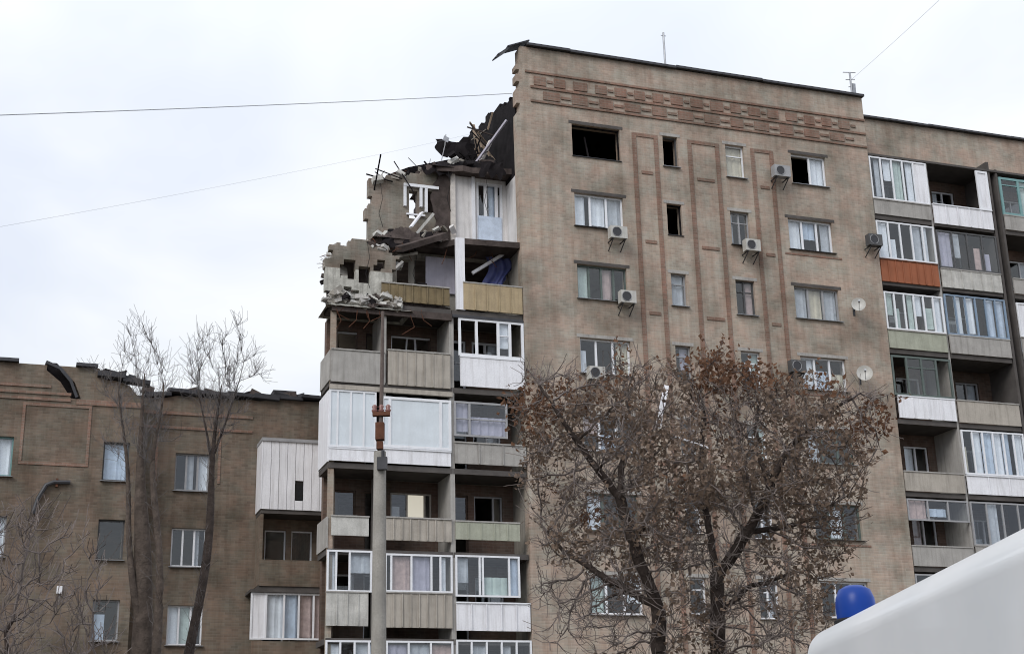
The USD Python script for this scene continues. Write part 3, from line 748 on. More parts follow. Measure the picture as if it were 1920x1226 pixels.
# 7th: back wall with holes
w7 = Polygon([(-6.2, 17.1), (XL - .003, 17.1), (XL - .003, 20.0), (-2.5, 20.0)] + steps([(-3.0, 19.9), (-4.2, 19.75), (-5.0, 19.6), (-6.0, 19.3), (-6.2, 18.4)])).buffer(0)
w7 = w7.difference(rect(-3.75, -3.25, 18.6, 19.6)).difference(rect(-3.1, -2.6, 18.55, 19.7)).difference(rect(-1.5, XL - .05, 17.6, 19.85)).difference(rect(-5.7, -5.1, 18.5, 19.3))
MB().polyxz(w7, 1.6, 1.9).build('broken_wall', 'plaster_grey', MAIN, label='holed rear wall of the torn seventh storey')
MB().box(-2.7, -1.62, 1.5, 1.597, 18.4, 19.75).build('wall_panel', 'plaster_lilac', MAIN)
MB().box(-1.55, XL - .01, 4.4, 4.55, 17.2, 19.85).build('interior_wall', 'soot', MAIN)
MB().box(-2.02, -1.7, .0, .14, 17.3, 19.98).build('corner_post', 'white_panel', MAIN, label='tall white post between the torn balconies')

# ------------------------------------------------------------------ wreckage (things of their own)
def chunk(loc, size, mat, label, cat='rubble', group=None, name='rubble_chunk', rot=None):
    p = np.array([[i, j, k] for i in (-.5, .5) for j in (-.5, .5) for k in (-.5, .5)]) * nrg.uniform(.62, 1.0, (8, 3))
    p = np.vstack([p, [[nrg.uniform(-.3, .3), nrg.uniform(-.3, .3), .5]]])
    h = trimesh.convex.convex_hull(p * size)
    M = rotm(*(rot if rot is not None else nrg.uniform(-.6, .6, 3)))
    m = MB().mesh(h, M)
    v = np.vstack(m.v)
    base = np.array(loc, float)
    t = thing(name, label, cat, base, group=group)
    m.build('block', mat, t)
    return t


# heap on the left of the 7th storey: pale broken panels, built up from the slab
hr = random.Random(19)
top = lambda x: np.interp(x, [-6.8, -6.4, -6.3, -5.7, -5.17, -4.5, -4.1], [17.9, 18.5, 19.3, 19.45, 19.55, 19.4, 19.0])
hw = Polygon([(-6.43, 17.15), (-4.9, 17.15)] + steps([(-4.75, 17.6), (-4.5, 18.1), (-4.35, 18.6), (-4.1, 19.1), (-4.5, 19.45), (-5.17, 19.6), (-5.7, 19.5), (-6.3, 19.35), (-6.4, 18.8), (-6.65, 18.4), (-6.6, 17.9), (-6.43, 17.4)], wild=.12)).buffer(0)
for q in (((-6.1, 18.15), (-5.7, 18.1), (-5.66, 18.75), (-6.05, 18.8)), ((-5.5, 18.05), (-5.12, 18.0), (-5.08, 18.6), (-5.45, 18.55)), ((-4.9, 18.5), (-4.62, 18.45), (-4.6, 18.95), (-4.85, 18.9)), ((-6.0, 17.4), (-5.3, 17.35), (-5.4, 17.7), (-5.9, 17.72))):
    hw = hw.difference(Polygon(steps(list(q) + [q[0]], wild=.06)).buffer(.01))
hwp = hw.intersection(sbox(-9, 17.0, -2, 18.45))
MB().polyxz(hwp, .12, .38).build('broken_wall', 'plaster_pale', MAIN, label='pale broken wall remnant with ragged holes at the torn left end')
MB().polyxz(hw.intersection(sbox(-9, 18.455, -2, 20)), .16, .42).build('broken_wall', 'grey_brick', MAIN, label='grey broken top of the wall remnant at the torn left end')
MB().polyxz(Polygon([(-6.2, 17.2), (-4.3, 17.2), (-4.3, 19.2), (-5.8, 19.2), (-6.2, 18.6)]), 1.2, 1.3).build('torn_lining', 'scorched', MAIN)
for i in range(46):
    x = hr.uniform(-6.5, -4.0)
    q = hr.random()
    zz = (17.12 + .45 * hr.random() ** 1.7) if q < .72 else top(x) - hr.uniform(.02, .2)
    y = hr.uniform(-.08, .12) if q < .72 else hr.uniform(.2, .6)
    c = hr.choice(['concrete_pale', 'concrete', 'concrete_warm', 'plaster_grey', 'plaster_grey', 'concrete', 'scorched'])
    sz = np.array([hr.uniform(.2, .75), hr.uniform(.18, .32), hr.uniform(.06, .22)])
    chunk((x, y, zz), sz, c, 'broken pale concrete chunk heaped at the torn left end of the building', group='concrete chunks heaped on the torn left end', rot=(hr.uniform(-.7, .7), hr.uniform(-.9, .9), hr.uniform(-.6, .6)))
# small debris
for i in range(84):
    x = rng.uniform(-6.55, -4.1)
    low = rng.random() < .68
    z = 17.08 + .55 * rng.random() ** 2 if low else top(x) - rng.uniform(-.02, .18)
    y = rng.uniform(-.1, .1) if low else rng.uniform(.15, .45)
    s = .05 + .24 * rng.random() ** 2.2
    chunk((x, y, z), (s * 1.3, s, s * .8), rng.choice(['concrete_pale', 'scorched', 'plaster_grey', 'soot', 'concrete_warm', 'concrete', 'plaster_grey']), 'small broken fragment in the rubble heap on the torn left end', group='small fragments in the rubble heap')
for i in range(26):
    x = rng.uniform(-4.2, -2.2)
    chunk((x, rng.uniform(.2, 1.4), 17.45 + rng.uniform(0, .9)), np.array([.3, .22, .18]) * rng.uniform(.5, 1.2), rng.choice(['scorched', 'soot', 'plaster_grey', 'olive_panel', 'concrete']), 'scorched debris lump behind the olive parapet', group='scorched debris behind the olive parapet')
for i in range(22):
    y = rng.uniform(1.2, 4.5)
    x = rng.uniform(-2.6 + .1 * y, .2)
    chunk((x, y, 23.42 + rng.uniform(0, .35)), np.array([.5, .35, .3]) * rng.uniform(.5, 1.2), rng.choice(['soot', 'scorched', 'scorched', 'plaster_grey']), 'charred debris lump on the torn top floor', group='charred debris on the torn top floor')
for i in range(12):
    x = rng.uniform(-4.2, -2.6)
    chunk((x, rng.uniform(1.0, 1.5), 20.2 + rng.uniform(0, .25)), np.array([.45, .3, .25]) * rng.uniform(.5, 1.2), rng.choice(['scorched', 'soot', 'plaster_grey']), 'dark debris lump at the foot of the grey broken wall', group='dark debris below the grey broken wall')


def slab(c, size, rot, mat, label, name='broken_slab', cat='broken slab'):
    t = thing(name, label, cat, c)
    w, d, h = size
    o = Polygon([(-w / 2, -d / 2), (w / 2, -d / 2), (w / 2, d / 2)] + jag([(w * .2, d / 2), (-w * .2, d * .4), (-w / 2, d * .45), (-w / 2, 0)], .2, .06))
    m = trimesh.creation.extrude_polygon(o, h, engine='earcut')
    M = rotm(*rot)
    MB().mesh(m, M).build('plate', mat, t)
    mm = MB()
    for i in range(5):     # reinforcing rods sticking out of the torn side
        a = np.array([-w / 2 + .05, -d / 2 + d * (i + .5) / 6, h / 2])
        b = a + [-rng.uniform(.15, .4), rng.uniform(-.05, .05), rng.uniform(-.15, .1)]
        mm.tube([M @ a, M @ ((a + b) / 2 + [0, 0, .03]), M @ b], .008, 4)
    mm.build('reinforcing_rod', 'rust', t)
    return t


slab((-3.1, 1.0, 19.95), (1.9, 1.1, .2), (.35, -.42, .1), 'scorched', 'tilted scorched floor slab sagging between the seventh and eighth storeys')
slab((-5.5, .9, 19.15), (1.7, .9, .18), (.5, -.12, .05), 'concrete_pale', 'pale tilted floor slab lying over the rubble heap')
slab((-2.2, 3.2, 23.9), (2.6, 1.8, .2), (.2, -.38, .2), 'soot', 'charred roof slab leaning against the black party wall')
slab((-6.25, .55, 18.5), (.9, .7, .15), (.9, .3, .2), 'plaster_grey', 'small grey slab tipped over the outermost left edge')


def beam(a, b, w, mat, label, cat='beam', name='fallen_beam', h=None):
    a, b = np.array(a, float), np.array(b, float)
    t = thing(name, label, cat, (a + b) / 2)
    MB().bar(a - (a + b) / 2, b - (a + b) / 2, w, h).build('length', mat, t)


beam((-1.05, 1.2, 19.15), (.12, 1.0, 19.95), .11, 'white_panel', 'white bar lying slantwise before the blue tarpaulin', 'bar', 'fallen_bar')
beam((-.65, 1.8, 23.5), (.15, 2.4, 25.1), .12, 'pale_timber', 'pale broken beam slanting across the black top storey')
beam((-.2, 2.6, 24.0), (-.35, 3.0, 26.0), .1, 'timber', 'upright charred post standing in the black top storey', 'post', 'burnt_post')
beam((.2, 2.2, 24.2), (-.1, 3.6, 25.9), .09, 'timber', 'brown rafter leaning on the black party wall', 'rafter', 'burnt_rafter')
beam((.3, .9, 25.3), (-.6, 2.2, 23.9), .08, 'plaster_lilac', 'grey lilac pipe hanging down from the party wall top', 'pipe', 'hanging_pipe')
beam((-3.55, 1.15, 19.9), (-2.5, 1.2, 21.3), .1, 'concrete_pale', 'pale broken strut slanting under the empty white window frame', 'strut', 'broken_strut')
beam((-3.4, 1.0, 20.6), (-2.9, 1.3, 21.35), .16, 'white_panel', 'short white broken lath beside the slanting strut', 'lath', 'broken_lath', .05)
beam((-4.6, 1.0, 19.2), (-3.2, .8, 19.55), .09, 'plaster_grey', 'grey beam lying across the two black window holes', 'beam')
beam((-6.7, .5, 18.0), (-6.0, .6, 18.35), .14, 'soot', 'black splintered beam end jutting out at the far left', 'beam')
def mound(x0, x1, y0, y1, zb, height, mat, label, seed, nx=46, ny=16):
    """loose dusty debris: a bumpy skirted surface; height(x, y) above the base"""
    from meshkit import fbm
    xs, ys = np.meshgrid(np.linspace(x0, x1, nx), np.linspace(y0, y1, ny))
    e = np.minimum(np.minimum(xs - x0, x1 - xs) / .35, np.minimum(ys - y0, y1 - ys) / .2).clip(0, 1)
    p = np.stack([xs, ys, 0 * xs], -1)
    z = (height(xs, ys) * (.55 + .9 * fbm(p * 2.3, 4, seed)) + .16 * (fbm(p * 7, 3, seed + 5) - .5)) * e
    z = np.round(np.maximum(z, 0) / .05) * .05 * .6 + np.maximum(z, 0) * .4
    idx = np.arange(nx * ny).reshape(ny, nx)
    m = MB().add(np.c_[xs.ravel(), ys.ravel(), (zb + z).ravel() - .02], np.c_[idx[:-1, :-1].ravel(), idx[:-1, 1:].ravel(), idx[1:, 1:].ravel(), idx[1:, :-1].ravel()])
    t = numbered('/World/debris_mound')
    m.v = [v - np.array([(x0 + x1) / 2, y0, zb]) for v in m.v]
    me = usdkit.mesh(stage, t, (np.vstack(m.v), np.vstack(m.f)), MAT[mat], False)
    me.AddTranslateOp().Set(Gf.Vec3d(*map(float, tow(((x0 + x1) / 2, y0, zb)))))
    me.AddRotateZOp().Set(math.degrees(YAW))
    setkeys(me.GetPrim(), label, 'debris', None, 'stuff')


mound(-6.6, -3.6, -.12, 1.4, 17.05, lambda x, y: .75 * np.exp(-((x + 5.3) / 1.1) ** 2) * (.35 + .65 * np.clip(y / .5, 0, 1)) + .1, 'plaster_pale', 'pale dusty debris at the foot of the broken wall remnant', 3)
mound(-2.5, .4, 1.25, 4.6, 23.28, lambda x, y: .25 + .9 * np.clip((x + 2.6) / 3, 0, 1) * np.clip((y - .9) / 1.5, 0, 1), 'soot', 'black charred debris lying on the torn top floor', 9)
mound(-4.8, -2.2, .85, 1.56, 20.08, lambda x, y: .32 + .2 * np.sin(x * 3), 'scorched', 'dark dusty debris at the foot of the grey broken wall', 15)
mound(-4.2, -1.7, .12, 1.5, 17.25, lambda x, y: .55 * np.exp(-((x + 3.4) / 1.0) ** 2), 'scorched', 'scorched dusty debris behind the olive parapet', 21)
# splintered laths, torn felt, hanging cables, bent rods along the tear
lr = random.Random(77)
SL = [((-4.6, 1.2, 22.5), (-1.2, 2.2, 23.9)), ((-1.2, 2.0, 23.6), (.3, 2.5, 26.2))]
for i in range(34):
    (a, b) = SL[0] if i < 18 else SL[1]
    q = lr.random()
    p = np.array(a) + (np.array(b) - a) * q + [0, lr.uniform(-.2, .6), lr.uniform(-.35, .2)]
    d = np.array([lr.uniform(-1, 1), lr.uniform(-.3, .3), lr.uniform(-.5, 1)])
    d *= lr.uniform(.25, .75) / np.linalg.norm(d)
    t = thing('splintered_lath', 'splintered lath sticking out of the torn upper edge', 'lath', p, group='splintered laths along the torn upper edge')
    MB().bar(-d, d, lr.uniform(.03, .08), lr.uniform(.02, .05)).build('length', lr.choice(['soot', 'scorched', 'timber', 'soot', 'plaster_grey']), t)
for i in range(26):
    q = lr.random()
    p = np.array([-4.6 + 3.6 * q, lr.uniform(1.5, 2.1), 22.55 + 1.15 * q + lr.uniform(-.1, .12)])
    chunk(p, np.array([.45, .3, .2]) * lr.uniform(.4, 1.2), lr.choice(['soot', 'scorched', 'grey_brick', 'concrete_pale', 'plaster_grey']), 'broken lump lying on the ragged top of the grey wall', group='broken lumps on the ragged wall top', name='wall_fragment')
for i in range(34):
    q = lr.random()
    sz = np.array([.42, .26, .14]) * lr.uniform(.35, 1.25)
    p = np.array([-4.3 + 2.4 * q + lr.uniform(-.25, .25), lr.uniform(1.1, 1.5), 20.15 + .75 * q * lr.random() + sz[2] * .3])
    chunk(p, sz, lr.choice(['concrete_pale', 'plaster_grey', 'concrete_pale', 'scorched', 'plaster_white', 'grey_brick']), 'pale broken wall piece piled up before the grey broken wall', group='pale wall pieces piled before the grey broken wall', name='rubble_piece', rot=nrg.uniform(-.9, .9, 3))
for i, (a, w, h) in enumerate((((-2.3, 1.45, 23.35), 1.1, .5), ((-.4, .7, 23.4), .9, .8), ((-3.9, .95, 20.15), 1.2, .55), ((-1.2, 2.6, 25.0), 1.6, .9))):
    t = thing('roofing_felt_sheet', ['torn black felt hanging over the scorched wall strip', 'torn black felt hanging over the whitewashed room', 'torn black felt hanging below the grey broken wall', 'torn black felt draped before the black party wall'][i], 'roofing felt', a)
    n = 9
    u, w_ = np.meshgrid(np.linspace(0, 1, n), np.linspace(0, 1, n))
    hh = h * (.55 + .45 * np.sin(u * 9 + i) ** 2)
    X = w * (u - .5) + .06 * np.sin(w_ * 6 + u * 3)
    Y = -.12 * w_ + .07 * np.sin(u * 11 + i)
    Z = -hh * w_
    idx = np.arange(n * n).reshape(n, n)
    MB().add(np.c_[X.ravel(), Y.ravel(), Z.ravel()], np.c_[idx[:-1, :-1].ravel(), idx[1:, :-1].ravel(), idx[1:, 1:].ravel(), idx[:-1, 1:].ravel()]).build('sheet', 'soot', t)
for i in range(16):
    x = lr.uniform(-4.8, .1)
    z0 = 20.0 if i % 2 else 17.2
    if i % 2 == 0:
        x = lr.uniform(-6.3, -2.4)
    y0 = .95 if i % 2 else .08
    L = lr.uniform(.4, 1.1)
    t = thing('bent_reinforcing_rod', 'bent rusty reinforcing rod dangling from a torn slab edge', 'rod', (x, y0, z0), group='reinforcing rods dangling from the torn slabs')
    MB().tube([(0, .3, 0), (0, 0, 0), (lr.uniform(-.1, .1), -.1, -L * .3), (lr.uniform(-.25, .25), -.12, -L * .7), (lr.uniform(-.4, .4), -.1, -L)], .012, 4).build('rod', 'rust', t)
for i in range(5):
    x = [-3.3, -1.9, -.5, -5.2, -4.4][i]
    z0 = [20.0, 23.2, 23.2, 19.5, 22.4][i]
    t = thing('hanging_cable', ['cable hanging over the black window holes', 'cable hanging beside the door jamb', 'cable hanging before the blue curtained door', 'cable hanging over the pale wall remnant', 'cable hanging down the grey broken wall'][i], 'cable', (x, [.9, 1.3, 1.2, .05, 1.5][i], z0))
    MB().tube([(0, .2, .05), (0, 0, 0), (.08, -.02, -.6), (-.05, -.02, -1.2), (.1, 0, -1.7)], .011, 4).build('cable', 'black_rubber', t)
# thin rods in the sky over the torn edge
t = thing('bent_rod', 'thin bent rods with a rag standing above the torn wall', 'rod', (-1.9, 2.2, 23.3))
MB().tube([(0, 0, 0), (.03, 0, .7), (.16, 0, 1.3), (.2, 0, 1.75)], .018, 5).build('rod', 'grey_frame', t)
MB().tube([(-.5, .1, -.1), (-.45, .1, .4), (-.38, .1, .7)], .014, 5).build('rod', 'grey_frame', t)
MB().obox((.2, 0, 1.55), (.22, .03, .2), rotm(.1, .3, .2)).build('rag', 'curtain_grey', t)
# blue tarpaulin hanging in the torn room
t = thing('blue_tarpaulin', 'dark blue tarpaulin hanging in the black opened room', 'tarpaulin', (-.1, 1.2, 18.9))
n = 14
u, w = np.meshgrid(np.linspace(0, 1, n), np.linspace(0, 1, n))
X = -.45 + .95 * u + .15 * np.sin(w * 5)
Z = .95 - 1.3 * w * (.75 + .35 * np.sin(u * 3 + .6))
Y = .06 * np.sin(u * 19 + w * 3) + .1 * w * np.sin(u * 7)
idx = np.arange(n * n).reshape(n, n)
MB().add(np.c_[X.ravel(), Y.ravel(), Z.ravel()], np.c_[idx[:-1, :-1].ravel(), idx[1:, :-1].ravel(), idx[1:, 1:].ravel(), idx[:-1, 1:].ravel()]).build('sheet', 'tarpaulin_blue', t, smooth=True)


# ------------------------------------------------------------------ things on the main facade
def ac_unit(x, z, label, y=-.38, w=.66, h=.46, mat='appliance_grey'):
    t = thing('air_conditioner', label, 'air conditioner', (x, y, z), group='air conditioners on the brick facade')
    m = MB().box(-w / 2, w / 2, -.14, .14, 0, h)
    m.build('casing', mat, t)
    a = np.linspace(0, 2 * math.pi, 17)
    r = h * .4
    MB().tube(np.c_[-w * .13 + r * np.cos(a), np.full(17, -.15), h / 2 + r * np.sin(a)], .012, 5, False).build('fan_ring', 'grey_frame', t)
    MB().mesh(trimesh.creation.cylinder(r * .95, .01, sections=18), rotm(math.pi / 2, 0, 0), (-w * .13, -.143, h / 2)).build('fan_grille', 'dark_metal', t)
    for s in (-1, 1):
        MB().bar((s * w * .36, -.15, -.03), (s * w * .36, -y - .01, -.03), .035).bar((s * w * .36, -.1, -.05), (s * w * .36, -y - .01, -.35), .03).build('bracket', 'dark_metal', t)


ac_unit(4.05, 20.42, 'pale air conditioner under the top curtained window of the left window column')
ac_unit(4.3, 17.95, 'pale air conditioner at the lower right corner of the dark framed window', w=.6)
ac_unit(9.55, 20.5, 'pale air conditioner under the narrow window beside the twin brick strips', w=.62)
ac_unit(11.1, 23.75, 'grey air conditioner left of the half open top window', w=.7, mat='grey_frame')
ac_unit(11.05, 15.85, 'dark air conditioner left of the lower bright window', w=.62, mat='dark_frame')
ac_unit(15.0, 21.3, 'dark air conditioner at the right edge of the brick bay', w=.6, mat='dark_frame')
ac_unit(2.95, 15.0, 'small pale air conditioner half hidden by the tree top', w=.6)


def dish(x, z, label, r=.36):
    t = thing('satellite_dish', label, 'satellite dish', (x, 0, z), group='satellite dishes on the brick facade')
    n = 18
    v = [[0, 0, 0]]
    f = []
    rings = 4
    for i in range(1, rings + 1):
        for j in range(n):
            a = 2 * math.pi * j / n
            q = r * i / rings
            v.append([q * math.cos(a), -.22 * (i / rings) ** 2 * r * 2, q * math.sin(a) * 1.1])
    for j in range(n):
        f.append([0, 1 + j, 1 + (j + 1) % n])
        for i in range(rings - 1):
            a, b = 1 + i * n + j, 1 + i * n + (j + 1) % n
            c, d = a + n, b + n
            f += [[a, c, d], [a, d, b]]
    M = rotm(-.25, 0, -.5)
    MB().add(np.array(v) @ M.T + [0, -.35, 0], f).build('reflector', 'appliance_grey', t, smooth=True)
    MB().tube([M @ np.array([0, 0, -r]) + [0, -.35, 0], M @ np.array([0, -.42, -.08]) + [0, -.35, 0]], .014, 5).obox(M @ np.array([0, -.42, -.06]) + [0, -.35, 0], (.07, .12, .07), M).build('feed_arm', 'galvanised', t)
    MB().tube([(0, .0, -.1), (0, -.33, -.02)], .025, 6).bar((0, 0, -.3), (0, -.01, .15), .09, .03).build('wall_mount', 'dark_metal', t)


dish(14.0, 18.75, 'pale satellite dish right of the window with the dark sill', .27)
dish(13.95, 16.0, 'grey satellite dish right of the lower bright window', .3)
# dark box below that dish and sheet sill
for x, y, h, lab in ((8.6, 4, 32.1, 'tall thin mast antenna near the middle of the roof'), (17.75, 4, 31.6, 'short antenna with cross arms near the roof step')):
    t = thing('roof_antenna', lab, 'antenna', (x, y, 26.45))
    MB().tube([(0, 0, 0), (0, 0, h - 26.45)], .045, 6).build('mast', 'galvanised', t)
    m = MB()
    if h < 32:
        for q in (.0, .35, .7):
            m.tube([(-.35 + q * .3, 0, h - 26.5 - q), (.3 - q * .2, 0, h - 26.42 - q)], .02, 5)
        m.bar((.1, 0, 3.2), (.14, 0, 4.6), .16, .06)
    else:
        m.tube([(-.12, 0, h - 26.6), (.12, 0, h - 26.6)], .015, 5)
    m.build('cross_arm', 'galvanised', t)

# ------------------------------------------------------------------ five storey block on the left
LOW = thing('low_apartment_building', 'brown brick five storey apartment block with damaged roof edge on the left', 'apartment building')
LF = lambda k: 11.45 + 2.8 * (k - 5)
YB, YM = 7.0, 8.2
hol = []
for k in range(1, 6):
    z = LF(k) + 2.15
    hol += [('P', k, -17.3, -16.2, z - 1.4, z), ('P', k, -21, -19.5, z - 1.4, z), ('P', k, -24.5, -23.0, z - 1.4, z), ('P', k, -13.15, -12.25, z - 1.4, z), ('M', k, -10.5, -9.25, z - 1.4, z)]
for k in range(1, 6):
    z = LF(k)
    hol += [('M', k, -7.1, -6.3, z + .05, z + 2.2), ('M', k, -6.1, -5.3, z + .8, z + 2.2)]
DX = -11.9
pj = jag([(DX, 15.2), (-12.4, 15.75), (-13.2, 15.9), (-13.5, 16.3)], .25, .06)
wP = Polygon([(-40, -.1), (DX, -.1)] + pj + [(-40, 16.3)]).difference(unary_union([rect(*h[2:]) for h in hol if h[0] == 'P']))
gash = Polygon([(-15.3, 16.4), (-15.0, 16.4), (-14.3, 15.7), (-14.05, 15.1), (-14.4, 15.12), (-14.8, 15.7), (-15.3, 16.1)])
wP = wP.difference(gash)
MB().polyxz(wP, YB, YB + .4).build('brick_wall', 'brown_brick', LOW)
MB().polyxz(gash.buffer(.08), YB + .3, YB + .45).build('torn_lining', 'soot', LOW)
ttop = jag([(-4.9, 15.95), (-6.5, 15.9), (-8.3, 15.75), (-9.6, 15.8), (-11.0, 15.7), (DX + .01, 15.6)], .4, .06)
wM = Polygon([(DX + .003, -.1), (-4.9, -.1)] + ttop).difference(unary_union([rect(*h[2:]) for h in hol if h[0] == 'M']))
MB().polyxz(wM, YM, YM + .4).build('brick_wall', 'brown_brick', LOW)
MB().box(DX - .4, DX - .003, YB + .41, YM, 0, 15.2).build('side_wall', 'brown_brick', LOW)
lowspec = {(-17.3, 5): (['cgreen', 'cwhite'], 'teal_frame'), (-13.15, 5): (['cblue'], 'dark_frame'), (-13.15, 4): (['g'], 'dark_frame'), (-13.15, 3): (['cblue'], 'grey_frame'),
           (-10.5, 5): (['g', 'cblue', 'cwhite'], 'grey_frame'), (-10.5, 4): (['g', 'g', 'cgrey'], 'white_frame'), (-10.5, 3): (['cwhite', 'cgrey', 'g'], 'white_frame')}
for w, k, a, b, z0, z1 in hol:
    y = YB if w == 'P' else YM
    codes, fm = lowspec.get((a, k), (['g', 'cgrey'] if b - a > .85 else ['g'], 'white_frame' if a > -8 else 'grey_frame'))
    glazing(a, b, z0, z1, y + .12, codes, LOW, fm, frame_name='window', sill='galvanised' if a < -8 else None)
# red brick outlines and cornice
for a, b, z0, z1 in ((-15.95, -13.7, 12.75, 14.8), (-19.2, -17.6, 12.75, 14.8)):
    for x in (a, b):
        MB().box(x - .05, x + .05, YB - .03, YB + .02, z0, z1).build('brick_strip', 'red_brick', LOW)
    for z in (z0, z1 + .08):
        MB().box(a - .05, b + .05, YB - .028, YB + .02, z - .11, z - .003).build('brick_strip', 'red_brick', LOW)
for z in (15.45, 15.2, 14.98):
    MB().box(-40, -15.1 if z > 15.3 else -14.4, YB - .04, YB + .02, z, z + .1).build('brick_course', 'red_brick', LOW)
MB().box(-14.2, DX, YB - .04, YB + .02, 14.9, 15.1).build('brick_course', 'red_brick', LOW)
for z in (15.05, 14.5):
    MB().box(DX + .01, -7.7, YM - .04, YM + .02, z, z + .11).build('brick_course', 'red_brick', LOW)
for x in (-11.2, -8.9):
    MB().box(x - .05, x + .05, YM - .03, YM + .02, 12.5, 14.49).build('brick_strip', 'red_brick', LOW)
# roof edge, buckled
x = -40.0
while x < -13.6:
    x2 = min(x + rng.uniform(1.5, 2.3), -13.55)
    if not (x2 > -15.4 and x < -14.9):
        MB().obox(((x + x2) / 2, YB + .18, 16.37), (x2 - x, .7, .12), rotm(0, rng.uniform(-.01, .01), 0)).build('roof_edge', 'dark_metal', LOW)
    x = x2
m = MB()
for (a, b) in (((-15.35, 16.4), (-14.85, 16.2)), ((-14.85, 16.2), (-14.45, 15.75)), ((-14.45, 15.75), (-14.2, 15.15))):
    m.bar((a[0], YB - .04, a[1]), (b[0], YB - .04, b[1]), .1, .11)
m.build('torn_flashing', 'dark_metal', LOW, label='dark roof flashing peeled down the wall in a curve')
x = -13.5
zt = lambda x: 16.0 + (x + 13.5) * -.12 if x < -11.9 else 15.72 + (x + 11.9) * .028
while x < -5.0:
    x2 = min(x + rng.uniform(.7, 1.3), -4.95)
    xm = (x + x2) / 2
    y = YB if xm < DX else YM
    MB().obox((xm, y + .15 + rng.uniform(-.08, .04), zt(xm) + .08 + rng.uniform(-.06, .08)), (x2 - x + .08, .7, rng.uniform(.1, .22)), rotm(rng.uniform(-.1, .1), rng.uniform(-.08, .08), rng.uniform(-.04, .04))).build('roof_edge', 'roof_felt', LOW)
    x = x2
for i in range(30):
    x = lr.uniform(-13.4, -5.2)
    yy = (YB if x < DX else YM) + lr.uniform(.05, .5)
    sz = np.array([lr.uniform(.25, .9), .35, lr.uniform(.12, .34)])
    chunk((x, yy, zt(x) + .13 + sz[2] * .3), sz, lr.choice(['soot', 'roof_felt', 'scorched', 'roof_felt']), 'dark debris lump lying on the roof edge of the low block', group='debris lumps on the low roof edge', name='roof_debris', rot=(lr.uniform(-.2, .2), lr.uniform(-.35, .35), lr.uniform(-.3, .3)))
for a, b, h in ((-10.9, -10.1, .42), (-6.9, -6.0, .5), (-8.4, -7.9, .2)):
    MB().box(a, b, YM + .3, YM + 1.0, zt(a), zt(a) + h).build('roof_vent', 'roof_felt', LOW)
MB().box(-40, -4.9, YM + .42, 19, 15.3, 15.5).build('roof', 'roof_felt', LOW)
MB().box(-40, DX - .01, YB + .42, YM + .41, 15.3, 15.5).build('roof', 'roof_felt', LOW)
for k in range(1, 6):
    MB().box(-40, -4.92, YM + .41, 19, LF(k) - .22, LF(k)).build('floor_slab', 'interior', LOW)
    MB().box(-40, DX - .41, YB + .41, YM + .4, LF(k) - .22, LF(k)).build('floor_slab', 'interior', LOW)
MB().box(-40, -4.92, 13, 13.2, 0, 15.29).build('interior_wall', 'interior', LOW)
for x in (-18.6, -15, -11.6, -7.8):
    MB().box(x, x + .15, YM + .42, 12.99, 0, 15.29).build('interior_wall', 'interior', LOW)
MB().box(-40, -4.9, 19.01, 19.4, 0, 15.5).build('rear_wall', 'brown_brick', LOW)
MB().box(-5.3, -4.903, YM + .41, 19, 0, 15.29).build('side_wall', 'brown_brick', LOW)
# loggia column of the low block
LX0, LX1 = -7.45, -5.0
for k in range(1, 6):
    z = LF(k)
    lab = {5: 'white clad balcony box at the top of the low block', 4: 'dark open balcony of the low block', 3: 'white glazed balcony of the low block'}.get(k)
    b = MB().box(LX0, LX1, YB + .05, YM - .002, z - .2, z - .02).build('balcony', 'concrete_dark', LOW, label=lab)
    if k == 5:
        xs = np.linspace(LX0, LX1, 9)
        for i in range(8):
            lo, hi = z - .05, z + 2.5
            if i == 4:
                MB().box(xs[i] + .008, xs[i + 1] - .008, YB + rng.uniform(-.006, .006), YB + .05, z + 1.05, hi).build('cladding_board', 'white_panel', b)
                MB().box(xs[i] + .008, xs[i + 1] - .008, YB, YB + .05, lo, z + .3).build('cladding_board', 'white_panel', b)
                MB().box(xs[i], xs[i + 1], YB + .05, YB + .07, z + .3, z + 1.05).build('pane', 'van_glass', b)
            else:
                MB().box(xs[i] + .008, xs[i + 1] - .008, YB + rng.uniform(-.006, .006), YB + .05, lo, hi).build('cladding_board', 'white_panel', b)
        MB().box(LX0 - .04, LX0, YB, YM - .002, z - .05, z + 2.5).build('side_panel', 'white_panel', b)
        MB().box(LX0 - .06, LX1, YB - .06, YM - .002, z + 2.5, z + 2.62).build('canopy', 'grey_frame', b)
    elif k == 3:
        MB().box(LX0 - .2, LX1, YB, YB + .05, z - .05, z + .8).build('front_panel', 'brown_brick', b)
        glazing(LX0 - .25, LX1, z + .86, z + 2.5, YB, ['pwhite_panel', (1.2, 'cwhite'), 'cblue', 'cblue', (.8, 'cwhite')], b, 'white_frame', frame_host=b)
        MB().box(LX0 - .3, LX1, YB - .08, YM - .002, z + 2.52, z + 2.62).build('canopy', 'concrete_dark', b)
    else:
        MB().box(LX0, LX1, YB, YB + .06, z - .05, z + .9).build('front_panel', 'brown_brick', b)
        MB().box(LX0, LX0 + .1, YB + .061, YM - .002, z, z + 2.58).build('side_panel', 'brown_brick', b)
